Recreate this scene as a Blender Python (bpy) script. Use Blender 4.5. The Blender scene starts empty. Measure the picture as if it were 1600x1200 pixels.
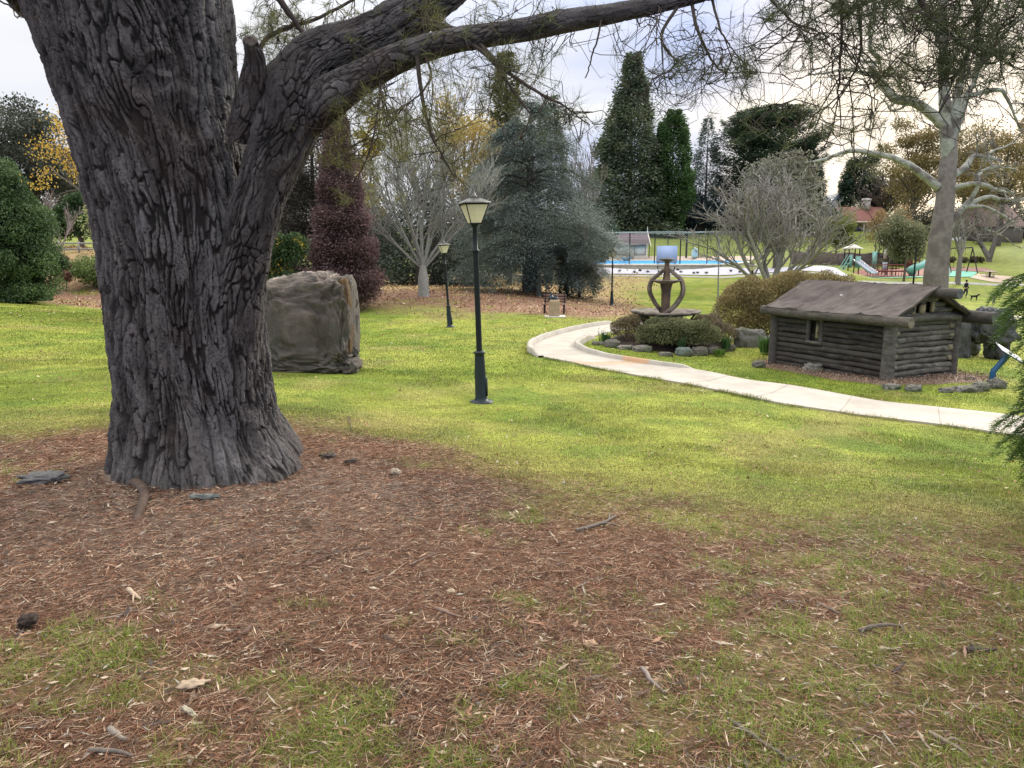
import bpy, bmesh, math, random
import numpy as np
from mathutils import Vector, Matrix
R = math.radians
rng = np.random.default_rng(7)
random.seed(7)
S = bpy.context.scene
COL = S.collection

# ------------------------------------------------------------------ camera
F = 1202.0; CAMZ = 1.65; PITCH = R(9.9)
cam_d = bpy.data.cameras.new("camera"); cam = bpy.data.objects.new("camera", cam_d); COL.objects.link(cam)
cam.location = (0, 0, CAMZ); cam.rotation_euler = (R(90) - PITCH, 0, 0)
cam_d.sensor_width = 36; cam_d.lens = 36 * F / 1600; cam_d.clip_start = 0.05; cam_d.clip_end = 3000
S.camera = cam
# ------------------------------------------------------------------ exposure, world, sun
SUN_EL, SUN_AZ = 24.0, 38.0      # the sun stands ahead and to the right, behind thin cloud
S.view_settings.view_transform = 'Standard'; S.view_settings.look = 'None'
S.view_settings.gamma = 1; S.view_settings.use_curve_mapping = False
S.view_settings.exposure = 0.48
w = bpy.data.worlds.new("World"); S.world = w; w.use_nodes = True
nt = w.node_tree; N = nt.nodes; Lk = nt.links; N.clear()
out = N.new('ShaderNodeOutputWorld')
sky = N.new('ShaderNodeTexSky'); sky.sky_type = 'NISHITA'; sky.sun_disc = False
sky.sun_elevation = R(SUN_EL); sky.sun_rotation = R(SUN_AZ); sky.dust_density = 2.0
bg1 = N.new('ShaderNodeBackground'); bg1.inputs[1].default_value = 0.15; Lk.new(sky.outputs[0], bg1.inputs[0])
geo = N.new('ShaderNodeTexCoord'); sep = N.new('ShaderNodeSeparateXYZ'); Lk.new(geo.outputs['Generated'], sep.inputs[0])
mp = N.new('ShaderNodeMapping'); mp.inputs['Scale'].default_value = (1.0, 1.0, 4.5); mp.inputs['Rotation'].default_value = (0, R(-6), 0)
Lk.new(geo.outputs['Generated'], mp.inputs[0])
no = N.new('ShaderNodeTexNoise'); no.inputs['Scale'].default_value = 2.3; no.inputs['Detail'].default_value = 6; no.inputs['Roughness'].default_value = .52
no.inputs['Distortion'].default_value = 0.35
Lk.new(mp.outputs[0], no.inputs['Vector'])
cr = N.new('ShaderNodeValToRGB'); Lk.new(no.outputs[0], cr.inputs[0])
cr.color_ramp.elements[0].position = .47; cr.color_ramp.elements[0].color = (.31, .43, .80, 1)
cr.color_ramp.elements[1].position = .67; cr.color_ramp.elements[1].color = (.86, .86, .86, 1)
e = cr.color_ramp.elements.new(.55); e.color = (.52, .59, .82, 1)
# a cloud deck is brightest overhead and where the low sun stands behind it
zr = N.new('ShaderNodeMapRange'); zr.inputs[1].default_value = .22; zr.inputs[2].default_value = .9; zr.inputs[3].default_value = .74; zr.inputs[4].default_value = 2.2
Lk.new(sep.outputs[2], zr.inputs[0])
bg2 = N.new('ShaderNodeBackground'); Lk.new(zr.outputs[0], bg2.inputs[1])
dt = N.new('ShaderNodeVectorMath'); dt.operation = 'DOT_PRODUCT'; Lk.new(geo.outputs['Generated'], dt.inputs[0])
dt.inputs[1].default_value = (math.sin(R(27)) * math.cos(R(6)), math.cos(R(27)) * math.cos(R(6)), math.sin(R(6)))
gl = N.new('ShaderNodeMapRange'); gl.interpolation_type = 'SMOOTHSTEP'; gl.inputs[1].default_value = .955; gl.inputs[2].default_value = 1.0; gl.inputs[3].default_value = 0; gl.inputs[4].default_value = .62
Lk.new(dt.outputs['Value'], gl.inputs[0])
mxg = N.new('ShaderNodeMixRGB'); mxg.inputs[2].default_value = (1.25, 1.02, .68, 1); Lk.new(gl.outputs[0], mxg.inputs[0]); Lk.new(cr.outputs[0], mxg.inputs[1])
dl = N.new('ShaderNodeVectorMath'); dl.operation = 'DOT_PRODUCT'; Lk.new(geo.outputs['Generated'], dl.inputs[0])
dl.inputs[1].default_value = (-math.sin(R(30)), math.cos(R(30)), .22)
gl2 = N.new('ShaderNodeMapRange'); gl2.inputs[1].default_value = .75; gl2.inputs[2].default_value = .99; gl2.inputs[3].default_value = 0; gl2.inputs[4].default_value = .85
Lk.new(dl.outputs['Value'], gl2.inputs[0])
mxh = N.new('ShaderNodeMixRGB'); mxh.inputs[2].default_value = (1.0, .98, .98, 1); Lk.new(gl2.outputs[0], mxh.inputs[0]); Lk.new(mxg.outputs[0], mxh.inputs[1])
zn = N.new('ShaderNodeMapRange'); zn.inputs[1].default_value = .30; zn.inputs[2].default_value = .65; Lk.new(sep.outputs[2], zn.inputs[0])
mxz = N.new('ShaderNodeMixRGB'); mxz.inputs[2].default_value = (1.0, .97, .90, 1); Lk.new(zn.outputs[0], mxz.inputs[0]); Lk.new(mxh.outputs[0], mxz.inputs[1])   # higher cloud is plain grey-white
Lk.new(mxz.outputs[0], bg2.inputs[0])
mx = N.new('ShaderNodeMixShader'); mx.inputs[0].default_value = .88; Lk.new(bg1.outputs[0], mx.inputs[1]); Lk.new(bg2.outputs[0], mx.inputs[2])
Lk.new(mx.outputs[0], out.inputs[0])
sl = bpy.data.lights.new("sun", 'SUN'); sun = bpy.data.objects.new("sun", sl); COL.objects.link(sun)
sl.energy = 2.6; sl.angle = R(12); sl.color = (1, .93, .82)
sd = Vector((math.sin(R(SUN_AZ)) * math.cos(R(SUN_EL)), math.cos(R(SUN_AZ)) * math.cos(R(SUN_EL)), math.sin(R(SUN_EL))))
sun.rotation_euler = sd.to_track_quat('Z', 'Y').to_euler()

# ------------------------------------------------------------------ helpers
def P(u, v, d):
    """world point seen in the photograph at pixel (u, v) standing d metres ahead"""
    x = (u - 800) / F; t = (600 - v) / F
    dy = math.cos(PITCH) + t * math.sin(PITCH); dz = t * math.cos(PITCH) - math.sin(PITCH)
    k = d / dy
    return np.array([x * k, d, CAMZ + dz * k])
def Pz(u, v, z):
    a = P(u, v, 1.0); return P(u, v, (z - CAMZ) / (a[2] - CAMZ))
def px(n, d): return n * d / F

def _h(ix, iy, iz, s):
    n = (ix * 374761393 + iy * 668265263 + iz * 1274126177 + s * 974634777) & 0xffffffff
    n = ((n ^ (n >> 13)) * 1103515245) & 0xffffffff
    n = ((n ^ (n >> 15)) * 2246822519) & 0xffffffff
    return ((n ^ (n >> 16)) & 0xffffff) / float(0xffffff)
def vn(x, y, z=0.0, s=0):
    x, y, z = np.broadcast_arrays(np.asarray(x, float), np.asarray(y, float), np.asarray(z, float))
    ix = np.floor(x).astype(np.int64); iy = np.floor(y).astype(np.int64); iz = np.floor(z).astype(np.int64)
    fx = x - ix; fy = y - iy; fz = z - iz
    fx = fx * fx * (3 - 2 * fx); fy = fy * fy * (3 - 2 * fy); fz = fz * fz * (3 - 2 * fz)
    r = 0
    for a in (0, 1):
        for b in (0, 1):
            for c in (0, 1):
                r = r + _h(ix + a, iy + b, iz + c, s) * (fx if a else 1 - fx) * (fy if b else 1 - fy) * (fz if c else 1 - fz)
    return r
def fbm(x, y, z=0.0, o=4, s=0):
    r = 0; a = .5; t = 0
    for i in range(o):
        r = r + a * vn(np.asarray(x) * 2**i, np.asarray(y) * 2**i, np.asarray(z) * 2**i, s + i); t += a; a *= .5
    return r / t
def worley(x, y, s=0, per=None):
    ix = np.floor(x).astype(np.int64); iy = np.floor(y).astype(np.int64)
    f1 = np.full(x.shape, 9.0); f2 = np.full(x.shape, 9.0); cid = np.zeros(x.shape)
    for a in (-1, 0, 1):
        for b in (-1, 0, 1):
            cx = ix + a; cy = iy + b
            hx = cx % per if per else cx
            px_ = cx + .5 + .8 * (_h(hx, cy, 0, s) - .5); py_ = cy + .5 + .8 * (_h(hx, cy, 1, s) - .5)
            dd = np.hypot(x - px_, y - py_); r = _h(hx, cy, 2, s)
            m = dd < f1
            f2 = np.where(m, f1, np.minimum(f2, dd)); cid = np.where(m, r, cid); f1 = np.where(m, dd, f1)
    return f1, f2, cid
def sstep(a, b, x):
    t = np.clip((x - a) / (b - a), 0, 1); return t * t * (3 - 2 * t)

class MB:
    def __init__(self): self.v = []; self.f = []; self.c = []; self.n = 0
    def add(self, v, f, c=None):
        v = np.asarray(v, float).reshape(-1, 3)
        if isinstance(f, list):
            for k in sorted(set(len(x) for x in f)): self.f.append(np.array([x for x in f if len(x) == k], np.int64) + self.n)
        else: self.f.append(np.asarray(f, np.int64) + self.n)
        self.v.append(v); self.n += len(v)
        if c is None: c = (.5, .5, .5)
        c = np.asarray(c, float); self.c.append(np.broadcast_to(c, (len(v), 3)) if c.ndim == 1 else c)
    def box(self, c, s, rz=0, col=None, tilt=None):
        x, y, z = np.array(s, float) / 2
        v = np.array([(a, b, d) for a in (-x, x) for b in (-y, y) for d in (-z, z)])
        if tilt is not None: v = v @ np.array(tilt).T
        ca, sa = math.cos(rz), math.sin(rz)
        v = v @ np.array([[ca, sa, 0], [-sa, ca, 0], [0, 0, 1]])
        self.add(v + np.asarray(c, float), [(0, 1, 3, 2), (4, 6, 7, 5), (0, 4, 5, 1), (2, 3, 7, 6), (0, 2, 6, 4), (1, 5, 7, 3)], col)
    def tube(self, pts, rad, k=8, col=None, cap=True):
        pts = np.asarray(pts, float); n = len(pts); rad = np.broadcast_to(np.asarray(rad, float), (n,))
        T = np.gradient(pts, axis=0); T /= np.linalg.norm(T, axis=1)[:, None] + 1e-9
        ref = np.array([0, 0, 1.0]) if abs(T[:, 2]).mean() < .8 else np.array([1.0, 0, 0])
        A = np.cross(T, ref); A /= np.linalg.norm(A, axis=1)[:, None] + 1e-9; B = np.cross(T, A)
        th = np.arange(k) * 2 * math.pi / k
        v = pts[:, None] + rad[:, None, None] * (np.cos(th)[None, :, None] * A[:, None] + np.sin(th)[None, :, None] * B[:, None])
        i = np.arange(n - 1)[:, None] * k; j = np.arange(k)[None]; j2 = (j + 1) % k
        f = np.stack([i + j, i + j2, i + k + j2, i + k + j], -1).reshape(-1, 4)
        self.add(v, f, col)
        if cap and k > 3:
            c0_, c1_ = (col[:k], col[-k:]) if col is not None and np.ndim(col) == 2 else (col, col)
            self.add(v[0], [list(range(k))[::-1]], c0_); self.add(v[-1], [list(range(k))], c1_)
    def lathe(self, prof, c, k=20, col=None, lobes=None):
        prof = np.asarray(prof, float); n = len(prof); th = np.arange(k) * 2 * math.pi / k
        rr = prof[:, 0][:, None] * (1 + (0 * th if lobes is None else lobes(th))[None])
        v = np.stack([rr * np.cos(th), rr * np.sin(th), np.broadcast_to(prof[:, 1][:, None], rr.shape)], -1) + np.asarray(c, float)
        i = np.arange(n - 1)[:, None] * k; j = np.arange(k)[None]; j2 = (j + 1) % k
        self.add(v, np.stack([i + j, i + j2, i + k + j2, i + k + j], -1).reshape(-1, 4), col)
    def grid(self, V, col=None):
        """V: (n, m, 3) array"""
        n, m = V.shape[:2]; i = np.arange(n - 1)[:, None] * m; j = np.arange(m - 1)[None]
        self.add(V, np.stack([i + j, i + j + 1, i + m + j + 1, i + m + j], -1).reshape(-1, 4), col)
    def blob(self, c, s, seed=0, amp=.25, fr=1.6, n=24, p=1.0, col=None, rz=0, flat=None):
        th = np.linspace(0, math.pi, n); ph = np.linspace(0, 2 * math.pi, 2 * n, endpoint=False)
        T, Q = np.meshgrid(th, ph, indexing='ij')
        d = np.stack([np.sin(T) * np.cos(Q), np.sin(T) * np.sin(Q), np.cos(T)], -1)
        q = np.sign(d) * np.abs(d) ** p
        nn = 1 + amp * (fbm(d[..., 0] * fr + seed * 7, d[..., 1] * fr, d[..., 2] * fr, 5, seed) - .5) * 2
        nn = nn + amp * .35 * (np.abs(fbm(d[..., 0] * fr * 3 + seed, d[..., 1] * fr * 3, d[..., 2] * fr * 3, 3, seed + 9) - .5) * -4 + .5)
        v = q * nn[..., None] * np.asarray(s, float)
        if flat is not None: v[..., 2] = np.maximum(v[..., 2], flat)
        ca, sa = math.cos(rz), math.sin(rz); v = v @ np.array([[ca, sa, 0], [-sa, ca, 0], [0, 0, 1]])
        v = v + np.asarray(c, float); m = 2 * n
        i = np.arange(n - 1)[:, None] * m; j = np.arange(m)[None]; j2 = (j + 1) % m
        self.add(v, np.stack([i + j, i + m + j, i + m + j2, i + j2], -1).reshape(-1, 4), col)
    def leaves(self, p, L, W, col, dirs=None, spread=.7, flat=.5):
        """leaf-sized diamonds at the points p; dirs: preferred direction"""
        n = len(p)
        a = rng.normal(size=(n, 3)); a /= np.linalg.norm(a, axis=1)[:, None]
        if dirs is not None: a = dirs + a * spread; a /= np.linalg.norm(a, axis=1)[:, None] + 1e-9
        up = np.array([0, 0, 1.0]) * flat + rng.normal(size=(n, 3)) * (1 - flat)
        b = np.cross(a, up); b /= np.linalg.norm(b, axis=1)[:, None] + 1e-9
        L = np.broadcast_to(L, (n,))[:, None] * rng.uniform(.6, 1.3, (n, 1)); W = np.broadcast_to(W, (n,))[:, None] * rng.uniform(.7, 1.2, (n, 1))
        v = np.stack([p, p + a * L * .5 + b * W * .5, p + a * L, p + a * L * .5 - b * W * .5], 1)
        self.add(v.reshape(-1, 3), np.arange(4 * n).reshape(n, 4), np.repeat(np.broadcast_to(col, (n, 3)), 4, 0))
    def needles(self, p, d, L, W, col):
        """thin triangles from p along d"""
        n = len(p); d = d / (np.linalg.norm(d, axis=1)[:, None] + 1e-9)
        b = np.cross(d, rng.normal(size=(n, 3))); b /= np.linalg.norm(b, axis=1)[:, None] + 1e-9
        L = np.broadcast_to(L, (n,))[:, None]; W = np.broadcast_to(W, (n,))[:, None]
        v = np.stack([p - b * W / 2, p + b * W / 2, p + d * L], 1)
        self.add(v.reshape(-1, 3), np.arange(3 * n).reshape(n, 3), np.repeat(np.broadcast_to(col, (n, 3)), 3, 0))
    def build(self, name, m, parent=None, smooth=False, origin=None):
        me = bpy.data.meshes.new(name); V = np.concatenate(self.v)
        if origin is not None: V = V - np.asarray(origin, float)
        fl = [f for f in self.f if f.size]
        loops = np.concatenate([f.ravel() for f in fl]); tot = np.concatenate([np.full(len(f), f.shape[1]) for f in fl])
        st = np.concatenate([[0], np.cumsum(tot)[:-1]])
        me.vertices.add(len(V)); me.vertices.foreach_set('co', V.astype(np.float32).ravel())
        me.loops.add(len(loops)); me.loops.foreach_set('vertex_index', loops.astype(np.int32))
        me.polygons.add(len(tot)); me.polygons.foreach_set('loop_start', st.astype(np.int32))
        me.update(calc_edges=True)
        ca = me.attributes.new('Col', 'FLOAT_COLOR', 'POINT'); C4 = np.ones((len(V), 4), np.float32); C4[:, :3] = np.concatenate(self.c)
        ca.data.foreach_set('color', C4.ravel())
        if smooth: me.polygons.foreach_set('use_smooth', np.ones(len(tot), bool))
        me.materials.append(m)
        o = bpy.data.objects.new(name, me); COL.objects.link(o)
        if parent is not None: o.parent = parent
        if origin is not None: o.location = origin
        return o

def root(name, label, cat, loc=(0, 0, 0), rz=0, group=None):
    o = bpy.data.objects.new(name, None); COL.objects.link(o); o.location = Vector(loc); o.rotation_euler = (0, 0, rz)
    o.empty_display_size = .2
    o['label'] = label; o['category'] = cat
    if group: o['group'] = group
    return o
def tag(o, label, cat=None, group=None, kind=None):
    o['label'] = label
    if cat: o['category'] = cat
    if group: o['group'] = group
    if kind: o['kind'] = kind
    return o
def struct(o, label=None):
    o['kind'] = 'structure'
    if label: o['label'] = label
    return o
def kids(o): return [c for c in COL.objects if c.parent == o]
def dup(o, parent=None):
    c = o.copy(); COL.objects.link(c)
    if parent: c.parent = parent
    for ch in kids(o): dup(ch, c)
    return c

_m = {}
def mat(name, col=None, rough=.8, var=.25, sc=6.0, bump=.0, bsc=None, trans=0, tint=None, metal=0, spec=.3, stretch=(1, 1, 1), alpha=None, detail=6):
    """procedural material; col None takes the mesh's own colour attribute"""
    if name in _m: return _m[name]
    m = bpy.data.materials.new(name); m.use_nodes = True; t = m.node_tree; n = t.nodes; l = t.links
    b = n['Principled BSDF']; b.inputs['Roughness'].default_value = rough; b.inputs['Metallic'].default_value = metal
    b.inputs['Specular IOR Level'].default_value = spec
    if col is None:
        a = n.new('ShaderNodeAttribute'); a.attribute_name = 'Col'; src = a.outputs['Color']
    else:
        a = n.new('ShaderNodeRGB'); a.outputs[0].default_value = (*col, 1); src = a.outputs[0]
    tc = n.new('ShaderNodeTexCoord'); mpp = n.new('ShaderNodeMapping'); l.new(tc.outputs['Object'], mpp.inputs[0]); mpp.inputs['Scale'].default_value = stretch
    nz = n.new('ShaderNodeTexNoise'); nz.inputs['Scale'].default_value = sc; nz.inputs['Detail'].default_value = detail; nz.inputs['Roughness'].default_value = .65; l.new(mpp.outputs[0], nz.inputs['Vector'])
    mr = n.new('ShaderNodeMapRange'); mr.inputs[1].default_value = .25; mr.inputs[2].default_value = .75; mr.inputs[3].default_value = 1 - var; mr.inputs[4].default_value = 1 + var
    l.new(nz.outputs[0], mr.inputs[0])
    mu = n.new('ShaderNodeVectorMath'); mu.operation = 'MULTIPLY'; l.new(src, mu.inputs[0]); l.new(mr.outputs[0], mu.inputs[1])
    res = mu.outputs[0]
    if tint is not None:
        nz2 = n.new('ShaderNodeTexNoise'); nz2.inputs['Scale'].default_value = sc * .31; nz2.inputs['Detail'].default_value = 4; l.new(mpp.outputs[0], nz2.inputs['Vector'])
        mr2 = n.new('ShaderNodeMapRange'); mr2.inputs[1].default_value = .48; mr2.inputs[2].default_value = .62; l.new(nz2.outputs[0], mr2.inputs[0])
        mi = n.new('ShaderNodeMixRGB'); l.new(mr2.outputs[0], mi.inputs[0]); l.new(res, mi.inputs[1]); mi.inputs[2].default_value = (*tint, 1); res = mi.outputs[0]
    l.new(res, b.inputs['Base Color'])
    if bump:
        nb = n.new('ShaderNodeTexNoise'); nb.inputs['Scale'].default_value = bsc or sc * 3; nb.inputs['Detail'].default_value = 8; nb.inputs['Roughness'].default_value = .7; l.new(mpp.outputs[0], nb.inputs['Vector'])
        bp = n.new('ShaderNodeBump'); bp.inputs['Strength'].default_value = 1; bp.inputs['Distance'].default_value = bump; l.new(nb.outputs[0], bp.inputs['Height']); l.new(bp.outputs[0], b.inputs['Normal'])
    o = n['Material Output']
    if trans:
        tr = n.new('ShaderNodeBsdfTranslucent'); l.new(res, tr.inputs[0]); ms = n.new('ShaderNodeMixShader'); ms.inputs[0].default_value = trans
        l.new(b.outputs[0], ms.inputs[1]); l.new(tr.outputs[0], ms.inputs[2]); l.new(ms.outputs[0], o.inputs[0])
    if alpha is not None:
        tr = n.new('ShaderNodeBsdfTransparent'); ms = n.new('ShaderNodeMixShader'); ms.inputs[0].default_value = alpha
        l.new(tr.outputs[0], ms.inputs[1]); l.new(b.outputs[0], ms.inputs[2]); l.new(ms.outputs[0], o.inputs[0])
    _m[name] = m; return m

# ------------------------------------------------------------------ ground
ctrl = []
for u, v, z in [(-300, 1200, 0), (0, 1200, 0), (800, 1200, 0), (1600, 1200, 0), (1900, 1200, 0), (0, 900, .0), (400, 900, .02), (800, 900, -.04), (1250, 900, -.1), (1600, 900, -.14),
                (300, 740, 0), (0, 730, -.06), (800, 750, -.24), (1200, 760, -.4), (1600, 770, -.5), (0, 620, -.4), (600, 680, -.36),
                (1600, 672, -1.45), (1400, 645, -1.35), (1200, 615, -1.2), (1050, 588, -1.12), (835, 545, -1.05), (900, 518, -1.25), (1900, 690, -1.6)]:
    ctrl.append(Pz(u, v, z) if z - CAMZ else 0)
for u, v, d in [(752, 629, 12.5), (490, 580, 15), (0, 480, 30), (60, 468, 38), (130, 457, 46), (200, 450, 46), (130, 398, 53), (0, 398, 60), (-300, 480, 30), (-300, 400, 60),
                (703, 511, 30.5), (540, 485, 36), (663, 463, 42), (835, 457, 50), (865, 495, 34), (955, 477, 47), (1060, 557, 22), (1220, 540, 24), (1385, 598, 18), (1205, 570, 21.2),
                (1490, 587, 19.1), (1550, 602, 17.5), (1530, 560, 24), (1508, 464.5, 78), (1551, 476, 72), (1550, 496, 52), (1550, 445, 92), (1900, 445, 92), (1900, 500, 50),
                (940, 430, 80), (1130, 433, 80), (1330, 438, 80), (940, 418, 84.5), (1130, 417, 84.5), (1300, 417, 84.5), (940, 409.4, 118), (1130, 409.4, 118), (1150, 401, 127), (1150, 366, 170), (950, 366, 170),
                (1350, 433, 94), (1500, 433, 94), (1350, 416, 112), (1500, 416, 112), (1550, 400, 130), (1550, 376, 165), (1900, 376, 165), (1345, 360, 175), (1250, 385, 150),
                (700, 431, 88), (700, 420, 120), (400, 432, 72), (400, 420, 100), (130, 385, 100), (-300, 385, 100)]:
    ctrl.append(P(u, v, d))
for d in (88, 96, 104, 112):
    for u in (900, 960, 1040, 1110, 1180): ctrl.append(np.array([P(u, 410, d)[0], d, -.30]))
ctrl = np.array([c for c in ctrl])
for u in (-300, 100, 400, 800, 1200, 1600, 1900):
    ctrl = np.vstack([ctrl, P(u, 370, 300), [(u - 800) / F * 700, 700, 22]])
def gco(X, Y):
    Y2 = np.clip(Y, 1.8, 700); return np.clip(X / np.maximum(Y2, 3.0), -1.1, 1.1) * 1.6, np.log(Y2) * 1.0
cs, ct = gco(ctrl[:, 0], ctrl[:, 1])
def _phi(r2): return .5 * r2 * np.log(r2 + 1e-12)
_A = _phi((cs[:, None] - cs) ** 2 + (ct[:, None] - ct) ** 2) + np.eye(len(cs)) * 2e-4
_Pm = np.stack([np.ones_like(cs), cs, ct], 1)
_K = np.block([[_A, _Pm], [_Pm.T, np.zeros((3, 3))]])
_sol = np.linalg.solve(_K, np.concatenate([ctrl[:, 2], np.zeros(3)]))
def gz(X, Y):
    X = np.asarray(X, float); Y = np.asarray(Y, float); sh = np.broadcast(X, Y).shape
    s_, t_ = gco(np.broadcast_to(X, sh).ravel(), np.broadcast_to(Y, sh).ravel()); z = np.empty(len(s_))
    for i in range(0, len(s_), 20000):
        a, b = s_[i:i + 20000], t_[i:i + 20000]
        z[i:i + 20000] = _phi((a[:, None] - cs) ** 2 + (b[:, None] - ct) ** 2) @ _sol[:-3] + _sol[-3] + _sol[-2] * a + _sol[-1] * b
    z = z.reshape(sh); Xb = np.broadcast_to(X, sh); Yb = np.broadcast_to(Y, sh)
    z = z + .09 * np.exp(-((Xb + 2.25) ** 2 + (Yb - 5.6) ** 2) / 1.2)   # litter heaped against the trunk
    z = z + .022 * (fbm(Xb * 5, Yb * 5, 3, 3, 6) - .5) * sstep(9, 6, Yb)
    z = z + .05 * (fbm(Xb * .9, Yb * .9, 3, 3, 5) - .5) * sstep(1.5, 4, Yb) * (1 - sstep(30, 60, Yb))
    return z
def G(u, d, dz=0.0):
    """point on the ground at image column u, d metres ahead"""
    k = P(u, 400, d)[0] / P(u, 400, d)[1]; x = k * d
    for _ in range(3):  # column shifts slightly with height under a pitched camera
        z = float(gz(x, d)); fw = d * math.cos(PITCH) - (z - CAMZ) * math.sin(PITCH); x = (u - 800) / F * fw
    return np.array([x, d, float(gz(x, d)) + dz])
def topz(v, d): return P(800, v, d)[2]

_bx = np.array([-12, -6, -4.5, -3, -2, -.94, .44, 2.1, 5, 9]); _by = np.array([7.0, 7.1, 7.4, 8.3, 8.4, 7.4, 5.5, 4.7, 4.3, 4.0])
def litter(X, Y):
    b = np.interp(X, _bx, _by); n = (fbm(X * .8, Y * .8, 0, 4, 21) - .5) * 2.2
    f = sstep(.95, -.8, Y - b + n); return f
def patch(X, Y):
    """green patches that have come through the needle litter"""
    n = fbm(X * 1.7, Y * 1.7, 1, 4, 31); m = fbm(X * 6, Y * 6, 1, 4, 37)
    thr = .63 - .17 * sstep(3.9, 2.6, Y) - .15 * sstep(.2, 2.4, X) - .06 * sstep(-.5, 1.0, X) + .07 * sstep(.6, -.6, X) * sstep(2.7, 3.1, Y)
    return sstep(-.03, .06, n * .52 + m * .48 - thr + .015)
def leafmask(X, Y):
    k = X / np.maximum(Y, 1); n = (fbm(X * .15, Y * .15, 2, 4, 51) - .5)
    a = sstep(33, 38, Y + n * 10) * (1 - sstep(.13, .19, k + n * .12)) * (1 - sstep(90, 120, Y))
    return np.clip(a, 0, 1)
def lerp(a, b, t): return np.asarray(a) * (1 - t[..., None]) + np.asarray(b) * t[..., None]
def grasscol(X, Y):
    n1 = fbm(X * .35, Y * .35, 0, 4, 61); n2 = fbm(X * 1.3, Y * 1.0, 0, 4, 62)
    c = lerp((.175, .220, .032), (.25, .275, .052), sstep(.38, .62, n1))
    c = lerp(c, (.115, .18, .028), sstep(.50, .68, n2) * .6)
    c = lerp(c, (.27, .235, .085), sstep(.55, .75, fbm(X * .6 + 9, Y * .6, 0, 4, 63)) * .55)
    c = c * (.80 + .42 * fbm(X * 2.6, Y * 2.6, 0, 4, 64))[..., None]; c = lerp(c, (.085, .13, .025), sstep(.60, .74, fbm(X * 2.6, Y * 2.6, 4, 5, 65)) * .25)
    near = sstep(3.2, .3, Y - np.interp(X, _bx, _by)); c = lerp(c, (.23, .19, .075), near * .55)
    return c
def groundcol(X, Y):
    g = grasscol(X, Y)
    lit = lerp((.140, .075, .050), (.25, .145, .098), fbm(X * 3, Y * 3, 0, 4, 71)); lit = lerp(lit, (.085, .06, .05), sstep(.52, .7, fbm(X * 1.4, Y * 1.4, 5, 3, 72)))
    # ash-grey crumbs of bark round the foot of the pine
    r = np.hypot(X + 2.1, Y - 4.9); lit = lerp(lit, (.25, .22, .195), sstep(2.3, .6, r + (fbm(X * 2, Y * 2, 0, 3, 73) - .5)) * .7)
    gp = lerp((.11, .14, .035), (.18, .20, .055), fbm(X * 4, Y * 4, 0, 3, 74))
    lp = lerp(lit, gp, np.asarray(patch(X, Y)) * .55)
    c = lerp(g, lp, litter(X, Y))
    lf = lerp((.26, .17, .10), (.33, .25, .12), fbm(X * .5, Y * .5, 0, 4, 81))
    lf = lerp(lf, (.22, .13, .09), sstep(52, 44, Y))
    c = lerp(c, lf, leafmask(X, Y) * sstep(.25, .5, fbm(X * .9, Y * .9, 0, 4, 82) + .12))
    far = sstep(60, 110, Y); c = lerp(c, (.17, .20, .055), far * .6)
    return c
ys = np.concatenate([np.linspace(-8, 1.5, 20, endpoint=False), 1.5 + np.geomspace(.03, 700, 620) - .03])
ss = np.linspace(-1.35, 1.35, 520)
Yg = np.repeat(ys[:, None], len(ss), 1); Xg = ss[None] * (Yg + np.where(Yg < 4, 9 - 0 * Yg, 9.0))
Zg = gz(Xg, Yg)
gm = MB(); gm.grid(np.stack([Xg, Yg, Zg], -1)[:, ::-1][:, ::-1], groundcol(Xg, Yg).reshape(-1, 3))
def ground_mat():
    m = mat("ground_soil_and_grass", None, rough=.95, var=.30, sc=9, bump=.012, bsc=34, spec=.1)
    t = m.node_tree; n = t.nodes; l = t.links
    mu = [x for x in n if x.type == 'VECT_MATH'][0]; b = n['Principled BSDF']
    tc = [x for x in n if x.type == 'TEX_COORD'][0]
    last = mu.outputs[0]
    for s_, lo, hi in ((1.1, .84, 1.18), (55, .60, 1.42), (240, .7, 1.3)):
        z = n.new('ShaderNodeTexNoise'); z.inputs['Scale'].default_value = s_; z.inputs['Detail'].default_value = 3; l.new(tc.outputs['Object'], z.inputs['Vector'])
        r = n.new('ShaderNodeMapRange'); r.inputs[1].default_value = .3; r.inputs[2].default_value = .7; r.inputs[3].default_value = lo; r.inputs[4].default_value = hi; l.new(z.outputs[0], r.inputs[0])
        q = n.new('ShaderNodeVectorMath'); q.operation = 'MULTIPLY'; l.new(last, q.inputs[0]); l.new(r.outputs[0], q.inputs[1]); last = q.outputs[0]
    l.new(last, b.inputs['Base Color']); return m
ground = struct(gm.build("ground", ground_mat(), smooth=True), "park lawn with pine needle litter under the big tree")

# ---- path
def spline(pts, n):
    pts = np.asarray(pts, float); t = np.linspace(0, len(pts) - 1, n); i = np.clip(np.floor(t).astype(int), 0, len(pts) - 2); f = (t - i)[:, None]
    p = np.vstack([2 * pts[0] - pts[1], pts, 2 * pts[-1] - pts[-2]]); a, b, c, d = p[i], p[i + 1], p[i + 2], p[i + 3]
    return .5 * (2 * b + (c - a) * f + (2 * a - 5 * b + 4 * c - d) * f * f + (3 * b - a - 3 * c + d) * f ** 3)
def onground(u, v):
    d = 3.0
    lo, hi = 2.0, 300.0
    for _ in range(40):
        mid = (lo * hi) ** .5; q = P(u, v, mid)
        if q[2] > gz(q[0], q[1]): lo = mid
        else: hi = mid
    return P(u, v, (lo * hi) ** .5)
outer_px = [(1760, 704), (1600, 684), (1400, 657), (1200, 628), (1100, 607), (1000, 589), (905, 570), (853, 560), (832, 548), (848, 533), (900, 517), (955, 508), (1010, 503)]
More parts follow.
